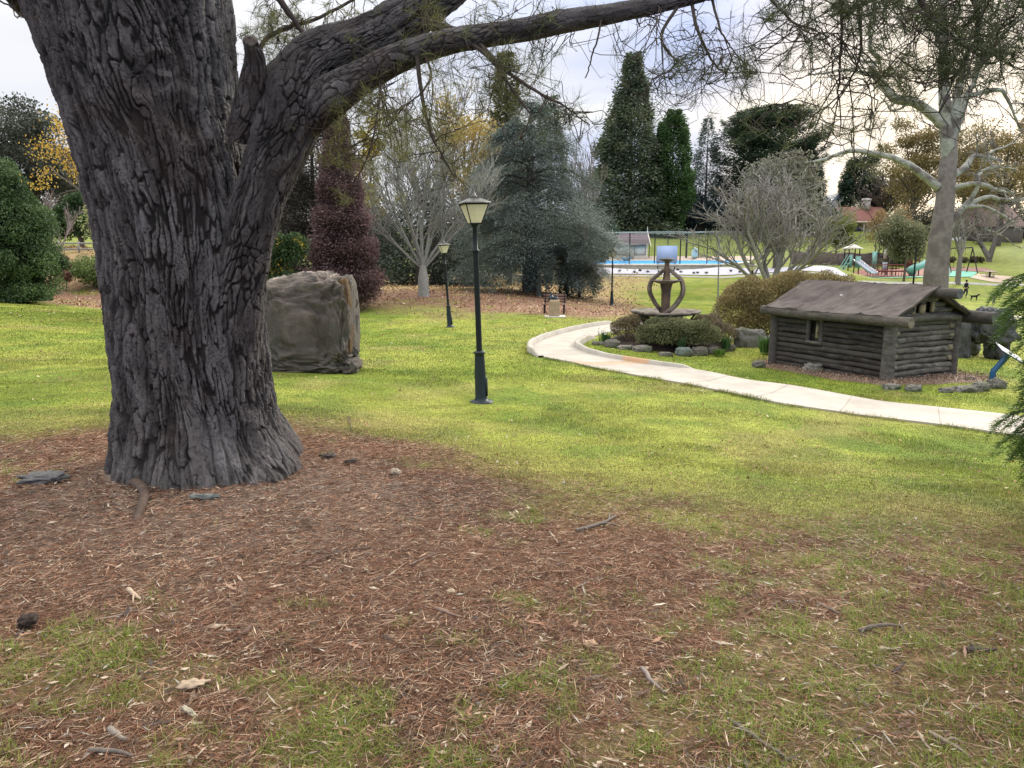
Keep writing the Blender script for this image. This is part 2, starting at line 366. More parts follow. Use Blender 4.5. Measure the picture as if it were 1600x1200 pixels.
inner_px = [(1760, 674), (1600, 656), (1400, 634), (1250, 613), (1160, 600), (1090, 586), (1000, 573), (935, 561), (905, 550), (898, 541), (925, 528), (962, 518), (1015, 512)]
Eo = spline([onground(*p)[:2] for p in outer_px], 160); Ei = spline([onground(*p)[:2] for p in inner_px], 160)
along = np.concatenate([[0], np.cumsum(np.linalg.norm(np.diff((Eo + Ei) / 2, axis=0), axis=1))])
tt = np.linspace(0, 1, 7)[None, :, None]
XY = Eo[:, None] * (1 - tt) + Ei[:, None] * tt
Z = gz(XY[..., 0], XY[..., 1]); Z = np.maximum(Z, Z.mean(1, keepdims=True)) + .035
V = np.concatenate([XY, Z[..., None]], -1)
skirt = lambda e: np.concatenate([e, e - np.array([0, 0, .12])], 1)
pm = MB(); cc = np.zeros((160, 7, 3)) + np.array([.42, .38, .335])
ter = ((along > np.interp(.5, [0, 1], [0, 0])) & False)
j0 = int(np.argmin(np.linalg.norm(Ei - onground(1000, 573)[:2], axis=1))); cc[j0 - 1:j0 + 4] = (.44, .33, .24)
pm.grid(V, cc.reshape(-1, 3)); pm.grid(np.stack([V[:, 0], V[:, 0] - [0, 0, .12]], 1), (.45, .40, .35)); pm.grid(np.stack([V[:, -1] - [0, 0, .12], V[:, -1]], 1), (.45, .40, .35))
conc = mat("pale_concrete", None, rough=.9, var=.22, sc=1.6, bump=.003, bsc=40)
path = struct(pm.build("path", conc), "curving pale concrete footpath")
jm = MB(); nxt = 1.2
for i in range(1, 159):
    if along[i] > nxt:
        nxt += 1.5; a, b = V[i, 0], V[i, -1]; dr = (V[i + 1, 3] - V[i, 3]); dr /= np.linalg.norm(dr); dr *= .006
        for q in range(6):
            p0, p1 = V[i, q] + [0, 0, .004], V[i, q + 1] + [0, 0, .004]; jm.add([p0 - dr, p1 - dr, p1 + dr, p0 + dr], [(0, 1, 2, 3)], (.27, .24, .20))
struct(jm.build("path_joints", conc), "dark joints across the concrete path")
def kerb(E, i0, i1, side, name, label, tc=None):
    k = MB(); e = E[i0:i1]; T = np.gradient(e, axis=0); T /= np.linalg.norm(T, axis=1)[:, None]; Nn = np.stack([-T[:, 1], T[:, 0]], -1) * side
    zb = gz(e[:, 0], e[:, 1]); hgt = .15 * np.minimum(1, np.minimum(np.arange(len(e)), np.arange(len(e))[::-1]) / 5.0 + .15)
    prof = [(0, -.06), (0, .0), (.01, 1.0), (.13, 1.0), (.15, .85), (.15, -.06)]
    W = np.stack([np.concatenate([e + Nn * a, (zb + (hgt * b if b > 0 else b) + (.035 if b > 0 else 0))[:, None]], 1) for a, b in prof], 1)
    c = np.zeros(W.shape) + np.array([.40, .37, .32])
    if tc: c[tc[0]:tc[1]] = (.50, .31, .19)
    k.grid(W, c.reshape(-1, 3)); o = struct(k.build(name, conc), label); return o
iK0 = int(np.argmin(np.linalg.norm(Ei - onground(1090, 586)[:2], axis=1))); iK1 = int(np.argmin(np.linalg.norm(Ei - onground(925, 528)[:2], axis=1)))
sideI = np.sign(np.cross(np.append(Ei[41] - Ei[40], 0), np.append(Ei[40] - Eo[40], 0))[2])
kerb(Ei, iK0, iK1, sideI, "kerb", "raised concrete kerb on the inside of the path bend", (j0 - iK0 - 2, j0 - iK0 + 5))
oK = int(np.argmin(np.linalg.norm(Eo - onground(850, 559)[:2], axis=1)))
kerb(Eo, oK, 150, -sideI, "kerb", "raised concrete kerb on the outside of the path bend")
for pts, nm, lb in (([(930, 430.5), (1000, 431.5), (1130, 434), (1330, 438.5)], "kerb", "white kerb along the foot of the gravel bank"),
                    ([(1300, 441), (1400, 442), (1480, 442.5), (1600, 445), (1750, 449)], "path", "pale path below the playground"),
                    ([(1440, 493), (1520, 495), (1600, 498), (1750, 505)], "path", "pale path crossing the lawn behind the log hut"),
                    ([(640, 425), (740, 429), (850, 432), (950, 431)], "path", "pale path behind the cedar")):
    e = spline([onground(*p)[:2] for p in pts], 60); T = np.gradient(e, axis=0); T /= np.linalg.norm(T, axis=1)[:, None]; Nn = np.stack([-T[:, 1], T[:, 0]], -1)
    wd = 1.3 if nm == "path" else .45; zz = gz(e[:, 0], e[:, 1]) + .04
    m_ = MB(); top = np.stack([np.concatenate([e + Nn * a, (zz + b)[:, None]], 1) for a, b in ((-wd / 2 - .02, -.3), (-wd / 2, .06), (wd / 2, .06), (wd / 2 + .02, -.3))], 1)
    m_.grid(top, (.55, .52, .47)); struct(m_.build(nm, conc), lb)
print("ground done")
# ------------------------------------------------------------------ the big pine
PD = 5.60
sil = [(-900, -180, 150), (-500, -110, 235), (-200, -25, 322), (-80, 12, 350), (0, 40, 366), (60, 58, 371), (130, 80, 376), (180, 94, 382), (240, 111, 392), (330, 136, 402), (400, 148, 411), (500, 160, 416), (600, 171, 427), (650, 173, 438), (690, 172, 456), (722, 167, 482)]
def bark_disp(a, z, per, seed=0, depth=.04, sx=.06, sz=.3):
    """a: metres round the trunk, z: metres up it"""
    w1 = (fbm(a * 2.6, z * 1.1, 0, 4, seed + 1) - .5) * .22; w2 = (fbm(a * 11, z * 5, 0, 4, seed + 2) - .5) * .06
    A = (a + w1 + w2) / sx; Zc = (z + (fbm(a * 6, z * 3, 4, 4, seed + 3) - .5) * .45) / sz
    f1, f2, cid = worley(A, Zc, seed + 4, per)
    gap = fbm(a * 9, z * 3.2, 6, 3, seed + 15)          # some cracks gape, some have closed
    e1 = f2 - f1 + (fbm(a * 38, z * 17, 1, 4, seed + 8) - .5) * .34 + (gap - .5) * .55
    plate = sstep(.0, .20, e1)
    g1, g2, gid = worley(A * 2 + 3, Zc * 3.1, seed + 5, per * 2)
    pl2 = sstep(.0, .16, g2 - g1 + (fbm(a * 50, z * 30, 2, 3, seed + 9) - .5) * .12)
    # long furrows running up the stem, winding between the plates
    fu = np.abs(fbm(a * 6.5 + w1 * 9, z * .9, 2, 3, seed + 10) - .5) * 2; furrow = sstep(.0, .16, fu)
    fib = fbm(a * 70, z * 9, 3, 4, seed + 7) - .5; big = fbm(a * 2.6, z * .55, 2, 3, seed + 6)
    flake = np.floor(fbm(a * 14, z * 6, 5, 4, seed + 12) * 7) / 7
    d = plate * (.22 + .45 * cid) + .20 * pl2 * plate * (.4 + gid) + 1.25 * flake * (.4 + .6 * plate) + .42 * fib + (big - .5) * 1.7 + .75 * (furrow - 1)
    crack = plate * (.55 + .45 * pl2) * (.35 + .65 * furrow)
    return d * depth, crack, (cid * .6 + flake * .6)
def barkcol(crack, cid, a, z, seed=0, base=((.020, .017, .016), (.122, .111, .110))):
    c = lerp(base[0], base[1], np.clip(crack * (.35 + .85 * cid), 0, 1))
    c = c * (0.75 + .5 * fbm(a * 12, z * 5, 0, 4, seed + 11))[..., None]
    gr = sstep(.58, .74, fbm(a * 2.5, z * 1.1, 7, 4, seed + 12)) * crack
    c = lerp(c, (.15, .145, .152), gr * .55)
    rd = sstep(.60, .72, fbm(a * 1.7, z * 2.4, 9, 4, seed + 13)); c = lerp(c, (.055, .034, .028), rd * .35)
    return c
pine = root("pine_tree", "huge old pine with deeply furrowed dark bark standing in brown needle litter", "tree", (P(315, 690, PD)[0], PD, 0))
O = np.array(pine.location)
sv = np.array([s[0] for s in sil], float)
vv = np.concatenate([np.linspace(-900, -40, 120, endpoint=False), np.linspace(-40, 722, 900)])
lf_ = np.interp(vv, sv, [s[1] for s in sil]); rt_ = np.interp(vv, sv, [s[2] for s in sil])
ker = np.ones(41) / 41; sm = lambda q: np.convolve(np.pad(q, 20, mode='edge'), ker, 'valid')
lf_, rt_ = sm(lf_), sm(rt_)
cen = np.array([P((a + b) / 2, v, PD) for a, b, v in zip(lf_, rt_, vv)])
lf_ = lf_ + 14 * sstep(-100, 250, vv) ; cen = np.array([P((a + b) / 2, v, PD) for a, b, v in zip(lf_, rt_, vv)])
rad = np.array([(P(b, v, PD)[0] - P(a, v, PD)[0]) / 2 for a, b, v in zip(lf_, rt_, vv)]) * .935
KT = 720; th = np.arange(KT) * 2 * math.pi / KT + math.pi / 2   # seam behind
z = cen[:, 2]; TH, ZZ = np.meshgrid(th, z); RR = np.repeat(rad[:, None], KT, 1)
foot = sstep(.85, -.1, ZZ)
lob = np.cos(TH * 5 + 1.0) * .5 + np.cos(TH * 9 + .4) * .35 + np.cos(TH * 3 + 2) * .35
RR = RR * (1 + .03 * np.cos(TH * 3 + ZZ * .6) * (1 - foot) + foot ** 1.6 * (.03 * lob)) + foot ** 2.4 * .015 + foot ** 2 * .16 * np.exp(-(((TH + math.pi) % (2 * math.pi) - math.pi + 1.25) / .55) ** 2) + foot ** 1.2 * .26 * (fbm(TH * 2.6, ZZ * 2.2, 0, 4, 44) - .5)
rmean = .64; arc = (TH - math.pi / 2) * rmean; per = int(round(2 * math.pi * rmean / .040)); sx = 2 * math.pi * rmean / per
D, ck, cid = bark_disp(arc, ZZ * (1 - .25 * foot), per, 3, .026, sx, .27)
# old knot scars
for (ku, kv, kr) in ((300, 178, .15), (255, 95, .07)):
    kp = P(ku, kv, PD - .58); kth = math.atan2(-.58, (kp[0] - np.interp(kp[2], z[::-1], cen[::-1, 0]))); 
    dth = (TH - kth + math.pi) % (2 * math.pi) - math.pi; q = np.hypot(dth * rmean / 1.3, (ZZ - kp[2])) / kr
    D = D - .018 * np.exp(-q ** 2 * 2) + .02 * np.exp(-(q - 1.1) ** 2 * 9) ; ck = ck * (1 - .6 * np.exp(-q ** 2 * 3))
RR = RR + D - .025
X = cen[:, 0][:, None] + RR * np.cos(TH); Y = PD + RR * np.sin(TH)
Zt = ZZ - foot ** 3 * .02
V = np.stack([X, Y, Zt], -1); V = np.concatenate([V, V[:, :1]], 1)
tm = MB(); C = barkcol(ck, cid, arc, ZZ, 5); C = lerp(C, (.16, .13, .12), sstep(.25, -.15, ZZ) * .35 * sstep(.4, .6, fbm(arc * 9, ZZ * 9, 0, 3, 8))); C = np.concatenate([C, C[:, :1]], 1)
tm.grid(V, C.reshape(-1, 3))
barkm = mat("pine_bark", None, rough=.85, var=.45, sc=16, bump=.022, bsc=48, spec=.35, stretch=(1, 1, .35))
tm.build("trunk", barkm, pine, smooth=False, origin=None).location = -O
def limb(path, radii, name, seed, k=140, n=420, depth=.03, parent=pine, sx=.07, sz=.2, m=None, ell=1.0):
    """a bark-covered limb along world points"""
    c = spline(path, n); r = .87 * np.interp(np.linspace(0, 1, n), np.linspace(0, 1, len(radii)), radii); r = np.convolve(np.pad(r, 15, mode='edge'), np.ones(31) / 31, 'valid')
    T = np.gradient(c, axis=0); T /= np.linalg.norm(T, axis=1)[:, None]
    A = np.cross(T, [0, 1.0, 0]); A /= np.linalg.norm(A, axis=1)[:, None]; B = np.cross(T, A)
    th = np.arange(k) * 2 * math.pi / k; s_ = np.concatenate([[0], np.cumsum(np.linalg.norm(np.diff(c, axis=0), axis=1))])
    TH, SS = np.meshgrid(th, s_); rm = float(np.mean(r)); per = max(5, int(round(2 * math.pi * rm / sx)))
    D, ck, cid = bark_disp(TH * rm, SS, per, seed, 1.0, 2 * math.pi * rm / per, sz); D = D * depth * np.clip(r / .12, .5, 1)[:, None]
    rr = r[:, None] * (1 + .06 * np.cos(TH * 2 + SS * 2)) + D - depth * .5
    W = c[:, None] + rr[..., None] * (np.cos(TH)[..., None] * A[:, None] + np.sin(TH)[..., None] * B[:, None] * ell)
    W = np.concatenate([W, W[:, :1]], 1); C = barkcol(ck, cid, TH * rm, SS, seed); C = np.concatenate([C, C[:, :1]], 1)
    q = MB(); q.grid(W, C.reshape(-1, 3)); tip = W[-1][:-1]; cap_ = np.stack([tip, tip * .5 + tip.mean(0) * .5 + T[-1] * .012, np.repeat(tip.mean(0)[None], k, 0) + T[-1] * .016 + rng.normal(size=(k, 3)) * .001], 0); q.grid(np.concatenate([cap_, cap_[:, :1]], 1), (.10, .08, .07)); o = q.build(name, m or barkm, parent, smooth=True); o.location = -O; return o
ex = lambda u, v, d: P(u, v, d - 1.43)
limb([ex(360, 560, 6.95), ex(372, 450, 6.82), ex(388, 370, 6.75), ex(412, 290, 6.7), ex(442, 210, 6.7), ex(462, 150, 6.72), ex(492, 100, 6.75), ex(560, 68, 6.8), ex(618, 38, 6.85), ex(690, -12, 6.9), ex(790, -110, 7.0), ex(900, -260, 7.2)],
     [.215, .205, .195, .195, .235, .28, .22, .175, .155, .14, .13, .11], "branch", 40, k=300, n=800, depth=.017, sx=.030, sz=.13)
lowb = [ex(455, 215, 6.75), ex(482, 180, 6.68), ex(515, 152, 6.6), ex(560, 124, 6.55), ex(620, 92, 6.5), ex(700, 66, 6.4), ex(800, 50, 6.3), ex(880, 34, 6.2), ex(960, 21, 6.1), ex(1060, 0, 6.0), ex(1180, -30, 5.9), ex(1320, -60, 5.8), ex(1500, -90, 5.7)]
limb(lowb, [.10, .14, .15, .118, .105, .088, .08, .075, .06, .045, .04, .035, .03], "branch", 60, k=130, n=800, depth=.009, sx=.026, sz=.08)
limb([ex(372, 215, 6.7), ex(388, 160, 6.6), ex(398, 100, 6.5), ex(392, 62, 6.35)], [.09, .10, .075, .045], "branch", 80, k=110, n=160, depth=.014, sx=.04, sz=.14)   # broken stub in the fork
limb([ex(50, 10, 7.0), ex(20, -12, 6.8), ex(-20, -30, 6.6), ex(-90, -40, 6.4)], [.12, .08, .06, .05], "branch", 82, k=60, n=120, depth=.012)
# a small root lying over the litter
rp = [onground(u_, v_) + [0, 0, h_ * .8] for u_, v_, h_ in ((196, 756, .01), (214, 762, .035), (226, 776, .04), (222, 796, .035), (208, 822, -.01))]
q = MB(); q.tube(spline(rp, 30), np.interp(np.linspace(0, 1, 30), [0, .3, 1], [.035, .034, .022]), 12, (.11, .075, .058)); o = q.build("root", barkm, pine, True); o.location = -O
# twigs and needle tufts
twm = mat("pine_twig_bark", (.055, .042, .036), rough=.9, var=.3, sc=14, bump=.003)
ndm = mat("pine_needles", None, rough=.55, var=.2, sc=3, trans=.35)
tw = MB(); nd = MB()
def tuft(p, d, n, L, c0, c1, w=.0022, sp=.75):
    dd = np.asarray(d, float)[None] / (np.linalg.norm(d) + 1e-9) + rng.normal(size=(n, 3)) * sp
    t = rng.random((n, 1)); pp = np.asarray(p)[None] - (np.asarray(d) / (np.linalg.norm(d) + 1e-9))[None] * rng.random((n, 1)) * L * .9
    col = np.asarray(c0) * (1 - t) + np.asarray(c1) * t
    nd.needles(pp, dd, L * rng.uniform(.7, 1.15, n), w, col)
def curl(a, b, sag=.12, n=7):
    a = np.asarray(a, float); b = np.asarray(b, float); L = np.linalg.norm(b - a); t = np.linspace(0, 1, n)[:, None]
    off = rng.normal(size=3) * L * .22; off2 = rng.normal(size=3) * L * .10
    return a * (1 - t) + b * t + off * np.sin(t * math.pi) + off2 * np.sin(t * 2 * math.pi) + np.array([0, 0, -1]) * sag * L * np.sin(t * math.pi)
CLK = .42
DG = ((.035, .055, .022), (.10, .12, .05)); YG = ((.10, .12, .04), (.24, .235, .085)); GG = ((.06, .08, .03), (.16, .165, .065))
def cluster(anchor, cu, cv, cd, ru, rv, n, cols=None, den=46, L=.13, rd=.5, r0=.004, bare=.25, w=.0028):
    anc = np.atleast_2d(anchor); cols = cols or GG; cd = cd - 1.43; L = L * .9; w = w * .9; r0 = r0 * .85; n = int(n * CLK); den = int(den * .8)
    for i in range(n):
        g = rng.normal(size=3) * .5; b = P(cu + g[0] * ru, cv + g[1] * rv, cd + g[2] * rd)
        a = anc[np.argmin(np.linalg.norm(anc - b, axis=1) + rng.random(len(anc)) * .35)]
        c = curl(a, b); tw.tube(c, np.linspace(r0, .0022, len(c)), 5, cap=False)
        d = c[-1] - c[-2]
        for j in range(rng.integers(2, 5)):
            k = rng.integers(2, len(c) - 1); e_ = c[k] + rng.normal(size=3) * .12 + (b - a) * .18 - np.array([0, 0, .05]); cc_ = curl(c[k], e_, .05, 6); tw.tube(cc_, np.linspace(.0022, .0012, 6), 4, cap=False)
            if rng.random() > bare: tuft(cc_[-1], cc_[-1] - cc_[-2] + [0, 0, .02], int(den * .7), L, *cols, w=w)
        if rng.random() > bare * .6: tuft(b, d + np.array([0, 0, .02]), den, L, *cols, w=w)
def twig(pts, r0=.014, r1=.004):
    c = spline([P(p[0], p[1], p[2] - 1.43) for p in pts], 8 * len(pts)); c = c + np.cumsum(rng.normal(size=c.shape) * .0035, 0) * np.linspace(0, 1, len(c))[:, None]
    tw.tube(c, np.linspace(r0, r1, len(c)) * .8, 7, cap=False); return c
lb = spline(lowb, 160)
A1 = twig([(594, 108, 6.5), (592, 165, 6.45), (584, 215, 6.4), (576, 245, 6.4)], .012)
A2 = twig([(652, 84, 6.4), (656, 130, 6.35), (664, 180, 6.3), (678, 222, 6.25), (702, 262, 6.2), (728, 292, 6.2)], .02, .004)
A3 = twig([(664, 84, 6.4), (672, 120, 6.3), (650, 150, 6.3), (625, 170, 6.3)], .011)
A4 = twig([(730, 62, 6.35), (765, 92, 6.2), (795, 130, 6.1), (822, 172, 6.0), (800, 208, 6.0)], .017)
A5 = twig([(742, 60, 6.35), (790, 110, 6.1), (840, 145, 5.95), (885, 170, 5.9), (922, 196, 5.85)], .018)
A6 = twig([(940, 26, 6.1), (934, 62, 6.0), (926, 90, 6.0), (916, 120, 6.0)], .008)
A7 = twig([(1062, 6, 6.0), (1034, 52, 5.9), (1044, 84, 5.9), (1056, 100, 5.85), (1020, 125, 5.85)], .013)
A8 = twig([(1080, 0, 6.0), (1090, 45, 5.9), (1108, 80, 5.9), (1126, 108, 5.85), (1150, 120, 5.8)], .014)
A9 = twig([(1110, -10, 6.0), (1122, 26, 5.9), (1140, 60, 5.85), (1165, 100, 5.8)], .011)
A10 = twig([(640, 22, 6.9), (690, 44, 6.7), (740, 50, 6.5), (800, 46, 6.4)], .055, .03)
A11 = twig([(425, -20, 7.3), (450, 20, 7.3), (470, 52, 7.3), (480, 70, 7.2)], .035, .012)
A12 = twig([(396, 110, 7.0), (420, 60, 7.3), (500, 30, 7.5), (590, -20, 7.6)], .024, .012)
A13 = twig([(1290, -60, 5.2), (1312, 0, 5.2), (1315, 60, 5.2), (1314, 120, 5.2), (1316, 165, 5.2)], .012)
A14 = twig([(1330, -60, 5.2), (1342, 10, 5.2), (1347, 70, 5.2), (1335, 115, 5.2), (1316, 150, 5.2)], .012)
A15 = twig([(1420, -60, 4.9), (1440, 10, 4.9), (1480, 60, 4.9), (1520, 90, 4.9), (1570, 100, 4.9)], .018)
A16 = twig([(1500, -40, 4.9), (1530, 30, 4.9), (1510, 90, 4.9), (1480, 130, 4.9)], .014)
A17 = twig([(1180, -40, 5.3), (1210, 5, 5.3), (1240, 40, 5.3), (1280, 60, 5.3)], .012)
top = twig([(1180, -30, 5.9), (1300, -75, 5.5), (1420, -80, 5.1), (1600, -70, 4.8), (1750, -60, 4.6)], .05, .03)
for a in (A1, A2): pass
cluster(A1, 575, 170, 6.9, 50, 60, 34, YG, 46)
cluster(A1, 545, 215, 6.9, 40, 45, 34, YG, 60, L=.11)
cluster(A3, 615, 190, 6.4, 60, 45, 26, YG, 44)
cluster(A2, 680, 190, 6.3, 50, 70, 36, YG, 44, bare=.3)
cluster(A2, 720, 250, 6.2, 50, 30, 8, GG, 14, bare=.7)
cluster(np.vstack([A4, A5]), 790, 110, 6.1, 60, 40, 38, GG, 48)
cluster(A5, 880, 170, 5.9, 60, 25, 22, DG, 34)
cluster(A4, 800, 190, 6.0, 50, 25, 9, GG, 14, bare=.6)
cluster(lb, 700, 100, 6.4, 80, 30, 16, GG, 30)
cluster(lb, 850, 75, 6.2, 60, 25, 18, DG, 26, bare=.4)
cluster(np.vstack([lb, A10]), 700, 25, 6.5, 110, 30, 34, YG, 30)
cluster(np.vstack([lb, A10]), 850, 15, 6.3, 110, 22, 24, GG, 30)
cluster(np.vstack([A11, A12]), 440, 40, 7.5, 60, 45, 75, YG, 60)
cluster(A12, 540, 30, 7.6, 70, 35, 34, YG, 48)
cluster(lb, 1000, 50, 6.0, 60, 50, 26, DG, 10, bare=.7)
cluster(np.vstack([A7, A8]), 1050, 110, 5.9, 55, 25, 26, DG, 36, bare=.3)
cluster(np.vstack([A8, A9]), 1150, 110, 5.85, 50, 25, 26, DG, 44, bare=.2)
cluster(np.vstack([A7, A8, A9]), 1090, 60, 5.9, 60, 50, 34, DG, 16, bare=.6)
CLK = .33
cluster(top, 1230, 20, 5.4, 60, 25, 26, DG, 44)
cluster(top, 1290, 20, 5.3, 70, 28, 40, DG, 52)
cluster(np.vstack([A13, A14, A17]), 1270, 65, 5.3, 90, 45, 44, DG, 18, bare=.55)
cluster(np.vstack([A13, A14]), 1330, 178, 5.25, 42, 26, 24, GG, 52, bare=.1)
cluster(np.vstack([A13]), 1280, 185, 5.3, 25, 25, 8, GG, 30, bare=.3)
cluster(np.vstack([A14, A15]), 1410, 100, 5.2, 40, 24, 26, GG, 50, bare=.1)
cluster(top, 1380, 15, 5.1, 70, 30, 44, DG, 50)
cluster(np.vstack([top, A15, A16]), 1500, 30, 4.9, 90, 40, 66, DG, 54, bare=.1)
cluster(np.vstack([A15, A16]), 1545, 75, 4.9, 70, 28, 50, DG, 54, bare=.1)
cluster(np.vstack([A15, A16]), 1480, 110, 4.9, 60, 35, 26, DG, 20, bare=.5)
cluster(np.vstack([top]), 1600, 10, 4.8, 60, 40, 40, DG, 50)
cluster(twig([(-60, -35, 6.3), (0, 0, 6.2), (30, 20, 6.2)], .01), 20, 8, 6.2, 40, 14, 9, GG, 0, bare=1.0)
o = tw.build("twigs", twm, pine, True); o.location = -O
o = nd.build("needles", ndm, pine); o.location = -O

# ------------------------------------------------------------------ needle litter, bark crumbs and grass (nobody could count them)
def scatter(n, y0, y1, k=.80, pw=1.0):
    """points across the field in front, thinner with distance"""
    u = rng.random(n); Yp = y0 * (y1 / y0) ** (u ** pw); Xp = (rng.random(n) * 2 - 1) * (k * Yp + 1.3 * (y0 < 10)); return Xp, Yp
def outside_path(X, Y):
    from_path = np.full(len(X), 9.0); c = (Eo + Ei) / 2
    for i in range(0, 160, 2): from_path = np.minimum(from_path, np.hypot(X - c[i, 0], Y - c[i, 1]))
    return from_path > np.interp(Y, [10, 20, 28], [.78, .80, .80])
TRX, TRY = float(O[0]), PD
def notrunk(X, Y): return np.hypot(X - TRX, Y - TRY) > .68
Xn, Yn = scatter(500000, 1.5, 9.5); keep = (rng.random(len(Xn)) < litter(Xn, Yn) * (1 - .65 * patch(Xn, Yn)) + .03) & notrunk(Xn, Yn); Xn, Yn = Xn[keep], Yn[keep]
n = len(Xn); pn = np.stack([Xn, Yn, gz(Xn, Yn) + rng.random(n) * .024 + .002], 1)
a = rng.random(n) * 2 * math.pi; dn = np.stack([np.cos(a), np.sin(a), rng.normal(size=n) * .10], 1)
t = rng.random((n, 1)); c0 = np.where(rng.random((n, 1)) < .30, [[.44, .32, .22]], [[.255, .128, .076]]); cn = c0 * (.28 + 1.2 * t ** 1.3)
q = MB(); q.needles(pn, dn, rng.uniform(.05, .12, n), .0017 + Yn * .00035, cn)
tag(q.build("needle_litter", mat("dry_needles", None, rough=.8, var=.2, sc=5)), "reddish brown pine needles fallen all round the big trunk", "needle litter", kind='stuff')
Xn, Yn = scatter(100000, 1.5, 10); r = np.hypot(Xn - TRX - .1, Yn - 4.9)
keep = (rng.random(len(Xn)) < litter(Xn, Yn) * (.28 + .72 * np.exp(-(r / 1.6) ** 2))) & notrunk(Xn, Yn); Xn, Yn = Xn[keep], Yn[keep]; n = len(Xn)
r = np.hypot(Xn - TRX - .1, Yn - 4.9)
pal = np.array([[.14, .09, .07], [.28, .18, .13], [.42, .33, .25], [.50, .43, .34], [.07, .055, .05], [.32, .18, .12], [.30, .28, .25]]); ci = rng.choice(7, n, p=[.20, .24, .17, .08, .14, .12, .05])
a = rng.random(n) * 2 * math.pi; dn = np.stack([np.cos(a), np.sin(a), rng.normal(size=n) * .12], 1)
q = MB(); big_ = rng.random(n) < .10; ll = np.where(big_, .060, .020) * rng.uniform(.5, 1.6, n)
q.leaves(np.stack([Xn, Yn, gz(Xn, Yn) + .010 + rng.random(n) * .012], 1), ll, ll * np.where(big_, rng.uniform(.12, .28, n), rng.uniform(.3, .6, n)), pal[ci] * rng.uniform(.7, 1.15, (n, 1)), dn, .12, .9)
Xn, Yn = scatter(8000, 1.6, 9); keep = (rng.random(len(Xn)) < litter(Xn, Yn) * .8) & notrunk(Xn, Yn); Xn, Yn = Xn[keep], Yn[keep]; n = len(Xn)
a = rng.random(n) * 2 * math.pi; dn = np.stack([np.cos(a), np.sin(a), rng.normal(size=n) * .08], 1)
q.leaves(np.stack([Xn, Yn, gz(Xn, Yn) + .022 + rng.random(n) * .01], 1), rng.uniform(.02, .09, n), rng.uniform(.003, .007, n), pal[rng.choice(7, n, p=[.22, .22, .14, .05, .2, .1, .07])] * rng.uniform(.7, 1.2, (n, 1)), dn, .1, .9)
tag(q.build("bark_litter", mat("bark_crumbs", None, rough=.9, var=.25, sc=8)), "crumbs and chips of pale and dark bark scattered on the needles", "bark litter", kind='stuff')
# grass
def blades(X, Y, h, w, col, lean=.5):
    n = len(X); base = np.stack([X, Y, gz(X, Y) - .004], 1); a = rng.random(n) * 2 * math.pi
    ln = rng.uniform(.1, 1, n) * lean; d = np.stack([np.cos(a) * ln, np.sin(a) * ln, np.ones(n)], 1); d /= np.linalg.norm(d, axis=1)[:, None]
    b = np.stack([-np.sin(a), np.cos(a), np.zeros(n)], 1); h = h[:, None]; w = w[:, None]
    m1 = base + d * h * .55; tip = base + d * h + np.stack([np.cos(a), np.sin(a), -np.ones(n) * .3], 1) * (h * ln[:, None] * .5)
    v = np.stack([base - b * w / 2, base + b * w / 2, m1 + b * w * .35, m1 - b * w * .35, tip], 1).reshape(-1, 3)
    i = np.arange(n)[:, None] * 5; gb.add(v, i + np.array([0, 1, 2, 3]), np.repeat(col, 5, 0)); gb.f.append((i + np.array([3, 2, 4])) + gb.n - len(v)) 
gb = MB()
Xn, Yn = scatter(440000, 1.5, 9); pt = patch(Xn, Yn) * litter(Xn, Yn)
cl = fbm(Xn * 9, Yn * 9, 0, 3, 91); keep = (rng.random(len(Xn)) < pt * sstep(.42, .6, cl)) & notrunk(Xn, Yn); Xn, Yn = Xn[keep], Yn[keep]; n = len(Xn)
t = rng.random((n, 1)); col = np.array([.13, .20, .03]) * (1 - t) + np.array([.33, .38, .075]) * t; dry = rng.random((n, 1)) < .15; col = np.where(dry, [[.32, .26, .13]], col)
blades(Xn, Yn, rng.uniform(.018, .075, n), .0026 + Yn * .0003, col, 1.3)
Xn, Yn = scatter(820000, 2.2, 16, .78, .8); op = outside_path(Xn, Yn); keep = (rng.random(len(Xn)) < (1 - litter(Xn, Yn)) ** .7) & op; Xn, Yn = Xn[keep], Yn[keep]; n = len(Xn)
col = grasscol(Xn, Yn) * rng.uniform(.55, 1.3, (n, 1)); dry = rng.random((n, 1)) < .07 + .1 * (rng.random((n, 1)) < .5); col = np.where(dry, [[.33, .28, .13]], col)
tall = sstep(.52, .66, fbm(Xn * .7, Yn * .9, 3, 3, 95))
blades(Xn, Yn, rng.uniform(.010, .026, n) * (1 + 1.0 * tall), .0022 + Yn * .00045, col, .9)
ed = np.vstack([Eo[rng.integers(0, 159, 9000)], Ei[rng.integers(0, 159, 9000)]]) + rng.normal(size=(18000, 2)) * [.10, .10]; Xn, Yn = ed[:, 0], ed[:, 1]
k_ = (fbm(Xn * 3, Yn * 3, 0, 3, 97) > .45) & outside_path(Xn, Yn * 1.0); Xn, Yn = Xn[k_], Yn[k_]; n = len(Xn)
blades(Xn, Yn, rng.uniform(.05, .11, n), np.full(n, .010), grasscol(Xn, Yn) * rng.uniform(.6, 1.2, (n, 1)), 1.2)
Xn, Yn = scatter(150000, 15, 34, .72, .9); op = outside_path(Xn, Yn); Xn, Yn = Xn[op], Yn[op]; n = len(Xn)
blades(Xn, Yn, rng.uniform(.02, .045, n), .004 + Yn * .0007, grasscol(Xn, Yn) * rng.uniform(.6, 1.3, (n, 1)), .8)
tag(gb.build("grass", mat("grass_blades", None, rough=.6, var=.12, sc=2, trans=.35)), "short yellow green lawn grass with tufts coming through the litter", "grass", kind='stuff')
